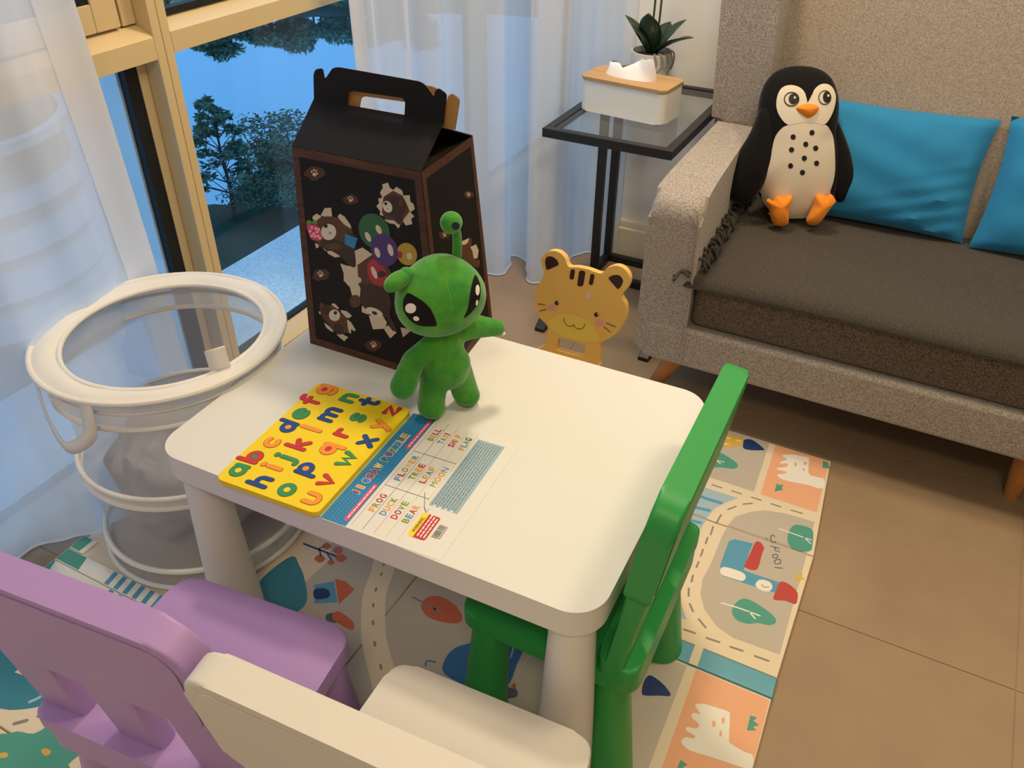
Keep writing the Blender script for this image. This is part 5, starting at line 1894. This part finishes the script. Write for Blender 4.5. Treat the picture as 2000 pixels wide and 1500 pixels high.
# bear in the upper right hole
bp(y1, [(1040, 250), (1115, 228), (1135, 290), (1180, 318), (1215, 278), (1285, 325), (1300, 385), (1380, 382), (1385, 460), (1425, 490), (1440, 550), (1385, 590), (1435, 640), (1395, 670), (1410, 735), (1330, 752), (1290, 690), (1240, 790), (1195, 735), (1130, 725), (1075, 690), (1085, 645), (1010, 620), (1020, 580), (970, 515), (1005, 480), (995, 425), (1045, 410), (1015, 350), (1050, 290)], TORN, 1, sm=False)
bp(y1, [(1175, 328), (1290, 385), (1325, 450), (1380, 580), (1300, 680), (1290, 740), (1240, 740), (1190, 690), (1090, 680), (1040, 600), (1045, 480), (1060, 400)], BR, 2, sm=False)
bp(y1, el(1190, 520, 145, 130, 15), BD, 3); bp(y1, el(1275, 480, 32, 40), BR, 4); bp(y1, el(1240, 660, 60, 55), BD, 4)
bp(y1, el(1108, 522, 55, 75, -25), MUZ, 5); bp(y1, el(1088, 483, 20, 20), INK, 6); bp(y1, [(1098, 535), (1105, 548), (1120, 538), (1112, 552), (1100, 552)], INK, 6, sm=False)
gbegin('printed_bear')
# bear with berry and bag
for L in ([(195, 640), (240, 605), (300, 640), (275, 690), (230, 700), (190, 670)], [(290, 632), (340, 540), (418, 535), (432, 640), (410, 655)], [(497, 640), (525, 608), (580, 640), (655, 745), (668, 790), (600, 770), (560, 740)], [(220, 965), (270, 985), (265, 1020), (235, 1028)], [(300, 1005), (365, 1065), (355, 1070)], [(370, 1060), (540, 1070), (525, 1135), (465, 1142), (380, 1095)]):
    bp(y1, L, TORN, 1, sm=False)
bp(y1, [(240, 700), (300, 650), (400, 640), (500, 660), (580, 740), (670, 800), (690, 880), (700, 1010), (620, 1060), (480, 1060), (340, 1040), (250, 960), (190, 900), (200, 800)], BR, 2)
bp(y1, [(290, 950), (420, 920), (600, 960), (690, 1010), (720, 1245), (640, 1240), (560, 1150), (440, 1070), (330, 1020)], BD, 3); bp(y1, el(450, 1010, 110, 40, 5), BR, 4)
bp(y1, el(390, 830, 92, 98), MUZ, 5); bp(y1, el(355, 757, 24, 24), INK, 6); bp(y1, [(392, 822), (408, 845), (430, 830), (425, 845), (408, 856), (394, 838)], INK, 6, sm=False)
bp(y1, [(120, 740), (180, 735), (260, 760), (300, 830), (305, 915), (240, 935), (180, 915), (145, 850)], BPK, 5)
for i, (x, y) in enumerate(((185, 775), (235, 790), (270, 800), (165, 820), (210, 850), (250, 830), (185, 875), (225, 885), (262, 880), (285, 905))):
    bp(y1, el(x, y, 18, 18), BPL, 6, sm=False)
bp(y1, [(118, 710), (150, 680), (180, 700), (210, 690), (258, 715), (230, 740), (185, 725), (150, 745)], BLF, 7)
bp(y1, [(595, 835), (742, 905), (705, 1040), (585, 975)], BBAG, 5, sm=False); bp(y1, [(605, 820), (720, 870), (715, 900), (600, 850)], BD, 6, sm=False)
# balloons
gbegin('printed_balloon')
bp(y1, el(945, 820, 180, 225, -28), BG, 3); bp(y1, el(870, 890, 28, 65, -25), GLI, 4); bp(y1, el(1000, 800, 30, 60, -25), GLI, 4)
gbegin('printed_balloon')
bp(y1, el(1345, 1100, 120, 140, -25), BY, 3); bp(y1, el(1375, 1125, 32, 45, -20), GLI, 4)
gbegin('printed_balloon')
bp(y1, el(980, 1330, 110, 175, -20), BRED, 4); bp(y1, el(945, 1325, 28, 80, -22), GLI, 5); gbegin('printed_balloon'); bp(y1, el(1260, 1110, 30, 45), BRED, 4)
gbegin('printed_balloon')
bp(y1, el(1070, 1050, 160, 205, -22), BPU, 5); bp(y1, el(985, 1080, 30, 65, -20), GLI, 6); bp(y1, el(1145, 1050, 32, 75, -15), GLI, 6)
gbegin('printed_bear')
# centre hole and the dark bear with it
for L in ([(675, 1075), (800, 1020), (925, 1105), (740, 1235), (720, 1240)], [(530, 1215), (620, 1245), (740, 1240), (755, 1500), (640, 1500), (580, 1430), (570, 1330)]):
    bp(y1, L, TORN, 1, sm=False)
bp(y2, [(625, 330), (700, 380), (735, 520), (840, 545), (860, 300), (700, 200), (600, 120), (625, 230)], TORN, 3, sm=False)
bp(y1, [(740, 1240), (960, 1090), (1110, 1250), (1200, 1420), (1200, 1500), (755, 1500)], BR, 2, sm=False)
bp(y2, [(820, 370), (860, 350), (900, 380), (1000, 370), (1150, 420), (1230, 520), (1260, 640), (1240, 780), (1330, 960), (1290, 1000), (1230, 930), (1190, 820), (1000, 730), (900, 690), (850, 560), (850, 430)], BD, 6)
bp(y2, el(1190, 440, 60, 85, -10), BR, 5); bp(y2, el(780, 600, 75, 85), BR, 5); bp(y2, el(1130, 240, 55, 45), BD, 6)
for L in ([(868, 660), (920, 680), (960, 780), (865, 745)], [(960, 790), (1150, 800), (1200, 880), (1180, 965), (1015, 975), (985, 880)], [(1165, 975), (1210, 920), (1330, 1015), (1245, 1095)], [(1380, 950), (1540, 975), (1415, 1080)]):
    bp(y2, L, TORN, 4, sm=False)
bp(y2, el(1035, 745, 120, 52, 22), MUZ, 7); bp(y2, el(1038, 757, 38, 22, 25), INK, 8)
gbegin('printed_bear')
# lower left bear
for L in ([(455, 640), (500, 628), (560, 690), (545, 715)], [(580, 715), (665, 735), (735, 795), (690, 830), (620, 800)], [(670, 840), (720, 880), (785, 985), (760, 1000), (725, 970), (720, 1035), (660, 1000)], [(360, 880), (440, 940), (495, 1010), (450, 1000), (390, 950)], [(530, 1040), (600, 1035), (685, 1080), (650, 1110), (635, 1135), (565, 1080)], [(290, 740), (325, 735), (320, 775), (300, 770)]):
    bp(y2, L, TORN, 1, sm=False)
bp(y2, [(310, 640), (340, 615), (370, 650), (470, 660), (570, 730), (660, 830), (680, 960), (700, 1030), (650, 1020), (600, 1040), (500, 1000), (420, 900), (350, 820), (310, 740)], BR, 2)
bp(y2, el(560, 970, 60, 80, -30), BD, 3); bp(y2, el(390, 720, 75, 60, 20), BD, 3)
bp(y2, el(503, 788, 72, 78, -30), MUZ, 4); bp(y2, el(515, 755, 24, 24), INK, 5); bp(y2, [(500, 800), (515, 815), (530, 800), (525, 815), (508, 820)], INK, 5, sm=False)
gbegin('printed_bear')
# right side bear
for L in ([(1090, 385), (1110, 345), (1200, 305), (1180, 370), (1130, 400)], [(1215, 425), (1290, 390), (1325, 470), (1310, 575), (1260, 580), (1245, 490)]):
    bp(y3, L, TORN, 2, sm=False, face=1)
bp(y3, [(1095, 410), (1160, 380), (1200, 310), (1235, 320), (1230, 400), (1250, 500), (1290, 590), (1340, 600), (1320, 700), (1200, 640), (1100, 560)], BR, 1, face=1)
paw(y3, 1400, 930, 30, 1)
gbegin('end')
gp_.free()

# roof flaps and carry handle
RL, RR = Vector((-0.349, 0.184, 0.9180)), Vector((-0.0925, 0.186, 0.9205))
RLb, RRb = Vector((-0.334, 0.1945, 0.9065)), Vector((-0.083, 0.1965, 0.9060))
bm = bmesh.new(); slab(bm, (FLt, FRt, RR, RL), 0.0018); obj('front_flap', bm, M_card, gift, smooth=False)
bm = bmesh.new(); slab(bm, (BRt, BLt, RLb, RRb), 0.0018); obj('rear_flap', bm, M_card, gift, smooth=False)
bm = bmesh.new()
for (a, b_), y in (((FRt, BRt), 1), ((FLt, BLt), -1)):
    dn = Vector((-0.10 * y, 0, -0.022))
    q = (a + Vector((-.003 * y, .004, -.003)), b_ + Vector((-.003 * y, -.004, -.003)), b_ + dn + Vector((0, -.02, 0)), a + dn + Vector((0, .02, 0)))
    slab(bm, q if y > 0 else q[::-1], 0.0015)
obj('side_flap', bm, M_cardin, gift, smooth=False)


def h2(x, y): return (540 + .28 * x, 100 + .28 * y)


HP, HN = RL, Vector((0.0, -1.0, 0.0))
hax = (RR - RL).normalized(); HN = Vector((hax.y, -hax.x, 0)).normalized()
hup = HN.cross(hax) * -1
if hup.z < 0: hup = -hup
HM = frame(RL, hax, hup, HN)
HMI = HM.inverted()
hout = [(262, 335), (260, 160), (275, 125), (322, 118), (336, 186), (348, 184), (392, 118), (430, 110), (1005, 212), (1045, 240), (1100, 318), (1108, 275), (1132, 256), (1180, 292), (1188, 310), (1168, 492)]
hhole = [(505, 290), (535, 277), (878, 325), (900, 348), (895, 452), (498, 380)]


def hloc(L):
    r = []
    for p in L:
        q = HMI @ on_plane(*h2(*p), HP, HN)
        r.append((q.x, q.y))
    return r


ho, hh_ = hloc(hout), hloc(hhole)
ho[0] = (ho[0][0], ho[0][1] - 0.004); ho[-1] = (ho[-1][0], ho[-1][1] - 0.004)
ho = round_poly(ho, [0, .004, .004, .004, .002, .002, .004, .006, .006, .006, .002, .004, .004, .004, .004, 0], 3)
hh_ = round_poly(hh_, [.004] * 6, 3)


def holed(bm, o, h, z0, z1, m, mi=0):
    tr = tessellate_polygon([[Vector((*p, 0)) for p in o], [Vector((*p, 0)) for p in h]])
    al = list(o) + list(h)
    f1 = [bm.verts.new(m @ Vector((*p, z1))) for p in al]; f0 = [bm.verts.new(m @ Vector((*p, z0))) for p in al]
    for a, b, c in tr:
        bm.faces.new((f1[a], f1[b], f1[c])).material_index = mi; bm.faces.new((f0[c], f0[b], f0[a])).material_index = mi
    for lo, hi in ((0, len(o)), (len(o), len(al))):
        for i in range(lo, hi):
            j = i + 1 if i + 1 < hi else lo
            bm.faces.new((f1[i], f1[j], f0[j], f0[i])).material_index = mi


bm = bmesh.new(); holed(bm, ho, hh_, -0.0006, 0.0010, HM); obj('front_handle', bm, M_card, gift, smooth=False)
bm = bmesh.new(); holed(bm, ho, hh_, -0.0012, -0.00065, HM); obj('handle_lining', bm, M_kraft, gift, smooth=False)
HB = frame(RL + hax * 0.014 + Vector((0, 0.010, -0.010)), hax, hup + HN * -0.10)
bm = bmesh.new(); holed(bm, ho, hh_, -0.0016, -0.0002, HB); obj('rear_handle', bm, M_card, gift, smooth=False)
bm = bmesh.new(); holed(bm, ho, hh_, -0.0001, 0.0006, HB); obj('handle_lining', bm, M_kraft, gift, smooth=False)
rebase(gift, (-.215, .20, .4802))

# ================================================================== GREEN ALIEN PLUSH
M_plush = mat('plush_green', (0.085, 0.32, 0.034), 0.9, 0.15, noise=(22, 0.4, (0.035, 0.22, 0.034)), bump=(500, 0.5), linear=True, sheen=0.45)
M_plushdark = mat('plush_seam', (0.06, 0.24, 0.03), 0.9, linear=True)
M_eyeblack = mat('felt_black', (0.006, 0.004, 0.005), 0.7, 0.2, linear=True)
M_eyewhite = mat('felt_white', (0.80, 0.74, 0.64), 0.7, linear=True)
M_navydot = mat('felt_navy', (0.006, 0.010, 0.045), 0.6, linear=True)
AB = Vector((-0.013, 0.036, 0.4802))
AL, AF = Vector((0.50, 0.866, 0)), Vector((0.866, -0.50, 0))
AM = Matrix(((AL.x, -AF.x, 0, AB.x), (AL.y, -AF.y, 0, AB.y), (0, 0, 1, AB.z), (0, 0, 0, 1)))   # local x lateral, -y forward, z up
alien = thing('alien_plush', 'green alien plush toy with big black eyes standing on the table', 'plush toy', (0, 0, 0))


def limb(bm, a, b, r0, r1, n=9):
    a, b = Vector(a), Vector(b)
    for k in range(n):
        t = k / (n - 1)
        p = a.lerp(b, t); r = r0 + (r1 - r0) * t
        ellipsoid(bm, p, (r, r, r), u=14, v=10)


bm = bmesh.new()
limb(bm, (0, 0, 0.085), (0, 0.002, 0.150), 0.0385, 0.0275, 8)
ellipsoid(bm, (0, -0.003, 0.093), (0.041, 0.036, 0.036), u=20, v=14)
for s in (-1, 1):
    limb(bm, (s * 0.021, 0, 0.080), (s * 0.033, -0.002, 0.0250), 0.0235, 0.0240, 8)
    ellipsoid(bm, (s * 0.034, -0.005, 0.0195), (0.0235, 0.0265, 0.0195), u=18, v=12)
limb(bm, (-0.018, 0.0, 0.143), (-0.058, 0.002, 0.118), 0.0175, 0.0195, 7); limb(bm, (-0.058, 0.002, 0.118), (-0.082, -0.004, 0.080), 0.0195, 0.0225, 7)
limb(bm, (0.018, 0.0, 0.147), (0.060, 0.0, 0.146), 0.0175, 0.0200, 7); limb(bm, (0.060, 0.0, 0.146), (0.097, -0.004, 0.133), 0.0200, 0.0145, 7)
for v in bm.verts:
    v.co.z = max(v.co.z, 0.0005)
    v.co = AM @ v.co
body = obj('body', bm, M_plush, alien)
rmod = body.modifiers.new('remesh', 'REMESH'); rmod.mode = 'VOXEL'; rmod.voxel_size = 0.0032; rmod.use_smooth_shade = True
smod = body.modifiers.new('smooth', 'SMOOTH'); smod.iterations = 9; smod.factor = 0.6

HCEN = Vector((-0.006, -0.004, 0.2265))


def headpt(d):
    x, y, z = d
    wx = 0.0735 * (1 + 0.10 * max(-z, 0) * 1.2 - 0.10 * max(z, 0))
    zz = z * 0.0665 if z > 0 else z * 0.0640
    k = 1.0 - 0.08 * max(0, z) ** 2
    if z < 0:
        r = math.sqrt(max(1e-9, x * x + y * y)); sq = min(1.0, r ** 0.72 / max(r, 1e-6)) if r > 1e-6 else 1
        sq = min(sq, 1.18)
        x *= sq; y *= sq
    return AM @ (HCEN + Vector((x * wx * k, y * 0.062 * k, zz)))


bm = bmesh.new(); bmesh.ops.create_uvsphere(bm, u_segments=48, v_segments=32, radius=1.0)
for v in bm.verts:
    v.co = headpt(v.co)
head = obj('head', bm, M_plush, alien)
hb = bvh_of(head)


def hz(x, y): return (740 + .14667 * x, 420 + .14667 * y)


def head_patch(name, L, m, off, k=4, rings=6, par=None):
    b = bmesh.new(); patch_on(b, hb, [hz(*p) for p in L], off, rings=rings, k=k, fallback=1.15)
    return obj(name, b, m, par or head, smooth='keep')


e1 = head_patch('eye', [(390, 1040), (480, 1080), (590, 1150), (680, 1240), (735, 1340), (768, 1440), (755, 1474), (680, 1482), (590, 1478), (500, 1455), (420, 1400), (355, 1320), (325, 1240), (325, 1150), (350, 1085)], M_eyeblack, 0.0006)
head_patch('eye_highlight', el(428, 1240, 72, 66), M_eyewhite, 0.0011, rings=3, par=e1); head_patch('eye_highlight', el(500, 1375, 40, 31, 15), M_eyewhite, 0.0011, rings=3, par=e1)
e2 = head_patch('eye', [(1278, 800), (1318, 850), (1344, 930), (1352, 1010), (1338, 1120), (1295, 1215), (1215, 1310), (1128, 1372), (1165, 1300), (1195, 1180), (1215, 1030), (1240, 900)], M_eyeblack, 0.0006)
head_patch('eye_highlight', el(1307, 1000, 27, 70), M_eyewhite, 0.0011, rings=3, par=e2); head_patch('eye_highlight', el(1298, 1165, 15, 38, 10), M_eyewhite, 0.0011, rings=3, par=e2)


def seam_line(L, rad, m, bv_, par, z=hz):
    pts = []
    for p in smooth_loop(L, 6, False):
        d = sight(*z(*p)).normalized()
        loc, nor, i_, ds = bv_.ray_cast(CAM, d)
        if loc is not None:
            pts.append(loc + nor * (rad * 0.2) * (1 if nor.dot(d) < 0 else -1))
    b = bmesh.new(); tube(b, pts, rad, n=5)
    return obj('seam', b, m, par)


seam_line([(735, 605), (800, 680), (860, 800), (910, 950), (950, 1100), (968, 1290)], 0.0006, mat('seam_light', (0.12, 0.36, 0.07), 0.9, linear=True), hb, head)
seam_line([(935, 1462), (960, 1468), (985, 1455)], 0.0009, M_plushdark, hb, head)
# antennae: an upright one at the right, a flopped one at the left
bm = bmesh.new()
P = [Vector(p) for p in smooth_loop([(0.030, 0.006, 0.278), (0.032, 0.006, 0.300), (0.030, 0.004, 0.320), (0.022, 0.0, 0.337)], 4, False)]
tube(bm, P, 0.0074, n=14)
ellipsoid(bm, (0.0185, -0.002, 0.3430), (0.0170, 0.0165, 0.0170), u=24, v=16)
bmesh.ops.transform(bm, matrix=AM, verts=bm.verts[:])
an = obj('antenna', bm, M_plush, alien)
ab_ = bvh_of(an)
b = bmesh.new(); patch_on(b, ab_, [hz(*p) for p in el(1020, 145, 52, 50, 40)], 0.0006, rings=4, fallback=1.15); obj('antenna_dot', b, M_navydot, an, smooth='keep')
bm = bmesh.new()
limb(bm, (-0.047, 0.004, 0.273), (-0.058, 0.004, 0.274), 0.009, 0.012, 4)
ellipsoid(bm, (0, 0, 0), (0.0235, 0.0150, 0.0135), u=22, v=14, mtx=Matrix.Translation((-0.074, 0.002, 0.2690)) @ Matrix.Rotation(-0.35, 4, 'Y'))
bmesh.ops.transform(bm, matrix=AM, verts=bm.verts[:])
an2 = obj('antenna', bm, M_plush, alien)
# small white stitch on the right hand
bm = bmesh.new(); ellipsoid(bm, AM @ Vector((0.103, -0.0125, 0.1245)), (0.0050, 0.0036, 0.0036)); obj('hand_patch', bm, M_eyewhite, alien)
rebase(alien, AB)

# ================================================================== PENGUIN PLUSH
M_pblack = mat('penguin_black', (0.0075, 0.007, 0.007), 0.9, 0.15, sheen=0.12, linear=True)
M_pwhite = mat('penguin_cream', (0.74, 0.65, 0.53), 0.9, 0.15, sheen=0.2, bump=(600, 0.3), linear=True)
M_porange = mat('penguin_orange', (0.86, 0.27, 0.025), 0.85, 0.2, sheen=0.2, linear=True)
penguin = thing('penguin_plush', 'black and white penguin plush with orange beak and feet sitting on the sofa', 'plush toy', (0, 0, 0))
pa, pt_ = math.radians(24), math.radians(13)
ph = Vector((math.sin(pa), -math.cos(pa), 0))
PN = (ph * math.cos(pt_) + Vector((0, 0, math.sin(pt_)))).normalized()
PU = Vector((math.cos(pa), math.sin(pa), 0)); PV = PN.cross(PU)
PP = on_z(1545, 432, 0.430) - ph * 0.030 + Vector((0, 0, 0.02))
PMX = frame(PP, PU, PV, PN)


def p7(x, y): return (1380 + .31 * x, 80 + .31 * y)


def ploc(L, off=0.0):
    inv = PMX.inverted(); r = []
    for p in L:
        q = inv @ on_plane(*p, PP + PN * off, PN); r.append((q.x, q.y))
    return r


bo_px = [(1562, 122), (1598, 127), (1624, 145), (1637, 178), (1638, 215), (1634, 250), (1640, 290), (1640, 335), (1632, 375), (1612, 405), (1582, 421), (1545, 426), (1510, 421), (1496, 404), (1486, 380), (1466, 345), (1470, 300), (1478, 255), (1481, 210), (1490, 168), (1508, 140), (1533, 126)]
bm = bmesh.new()
inflate(bm, smooth_loop(ploc(bo_px), 5), 0.068, 0.055, PMX, rings=12, power=2.4)
pbody = obj('body', bm, M_pblack, penguin)
pb_ = bvh_of(pbody)
for L, off, d in (([(1488, 205), (1468, 250), (1440, 300), (1424, 335), (1421, 368), (1430, 386), (1450, 392), (1470, 385), (1492, 355), (1508, 310), (1512, 260), (1505, 220)], 0.034, 0.034),
                  ([(1632, 225), (1648, 252), (1663, 295), (1671, 335), (1669, 368), (1656, 388), (1640, 390), (1626, 376), (1618, 340), (1617, 290), (1622, 248)], 0.012, 0.026)):
    bm = bmesh.new(); inflate(bm, smooth_loop(ploc(L, off), 4), d, d, PMX @ Matrix.Translation((0, 0, off)), rings=8)
    obj('flipper', bm, M_pblack, penguin)


def ppatch(name, L, m, off, k=4, rings=8, par=None, bv_=None, sm=True):
    b = bmesh.new(); patch_on(b, bv_ or pb_, [p7(*p) for p in L], off, rings=rings, k=k, fallback=2.3, smooth=sm)
    return obj(name, b, m, par or pbody, smooth='keep')


ppatch('belly', [(515, 510), (468, 540), (435, 590), (418, 660), (405, 740), (382, 810), (345, 862), (302, 912), (277, 985), (294, 1054), (352, 1116), (436, 1146), (560, 1152), (664, 1142), (740, 1110), (786, 1058), (790, 990), (782, 930), (800, 870), (812, 790), (810, 680), (800, 590), (780, 540), (745, 505), (630, 488)], M_pwhite, 0.0014, rings=12)
ppatch('face', [(627, 372), (626, 315), (592, 274), (535, 258), (480, 275), (450, 330), (446, 400), (470, 460), (515, 506), (580, 498), (630, 492), (690, 496), (745, 505), (782, 460), (806, 400), (815, 330), (795, 275), (757, 251), (715, 257), (682, 287), (669, 330), (670, 374), (648, 382)], M_pwhite, 0.0020, rings=10, k=3)
for cx, cy, rx, ry, px_, py_, prx, pry in ((540, 345, 46, 43, 551, 345, 30, 33), (750, 335, 38, 43, 758, 334, 24, 34)):
    b = bmesh.new()
    ring_pts = []
    for p in el(cx, cy, rx, ry, 0, 28):
        d = sight(*p7(*p)).normalized(); loc, nor, i_, ds = pb_.ray_cast(CAM, d)
        ring_pts.append(loc - d * 0.0034)
    tube(b, ring_pts, 0.0011, n=5, closed=True)
    ee = obj('eye', b, M_ink, pbody)
    ppatch('pupil', el(px_, py_, prx, pry), M_ink, 0.0036, rings=4, par=ee); ppatch('glint', el(px_ + 7, py_ - 8, 7, 8), M_pwhite, 0.0044, rings=2, par=ee)
bk = smooth_loop(ploc([p7(*p) for p in [(566, 404), (590, 385), (640, 373), (690, 380), (714, 399), (692, 440), (646, 467), (605, 446)]], 0.062), 4)
bm = bmesh.new(); inflate(bm, bk, 0.016, 0.006, PMX @ Matrix.Translation((0, 0, 0.060)), rings=6); obj('beak', bm, M_porange, penguin)
for x, y in ((549, 584), (667, 557), (628, 630), (539, 665), (690, 655), (619, 718), (533, 766), (696, 750), (607, 808)):
    ppatch('chest_dot', el(x, y, 16, 17, 0, 12), M_ink, 0.0024, rings=2)
for L in ([(378, 990), (398, 974), (420, 990), (440, 962), (462, 955), (482, 966), (512, 954), (541, 955), (542, 988), (524, 1025), (520, 1090), (514, 1136), (470, 1148), (430, 1140), (406, 1095), (395, 1040)],
          [(700, 950), (738, 945), (764, 960), (790, 945), (818, 985), (800, 1012), (770, 1052), (735, 1100), (700, 1138), (650, 1140), (632, 1112), (655, 1060), (680, 1012), (686, 972)]):
    bm = bmesh.new(); inflate(bm, smooth_loop(ploc([p7(*p) for p in L], 0.062), 3), 0.026, 0.016, PMX @ Matrix.Translation((0, 0, 0.062)), rings=7); obj('foot', bm, M_porange, penguin)
rebase(penguin, PP)
penguin.location.z -= 0.008
for t_, b_ in ((sofa, (0.97, 1.18, 0)), (th, (0.97, 1.07, 0.40)), (cat, (0.03, 0.39, 0.0155)), (play_mat, (-0.1, -0.2, 0))):
    rebase(t_, b_)
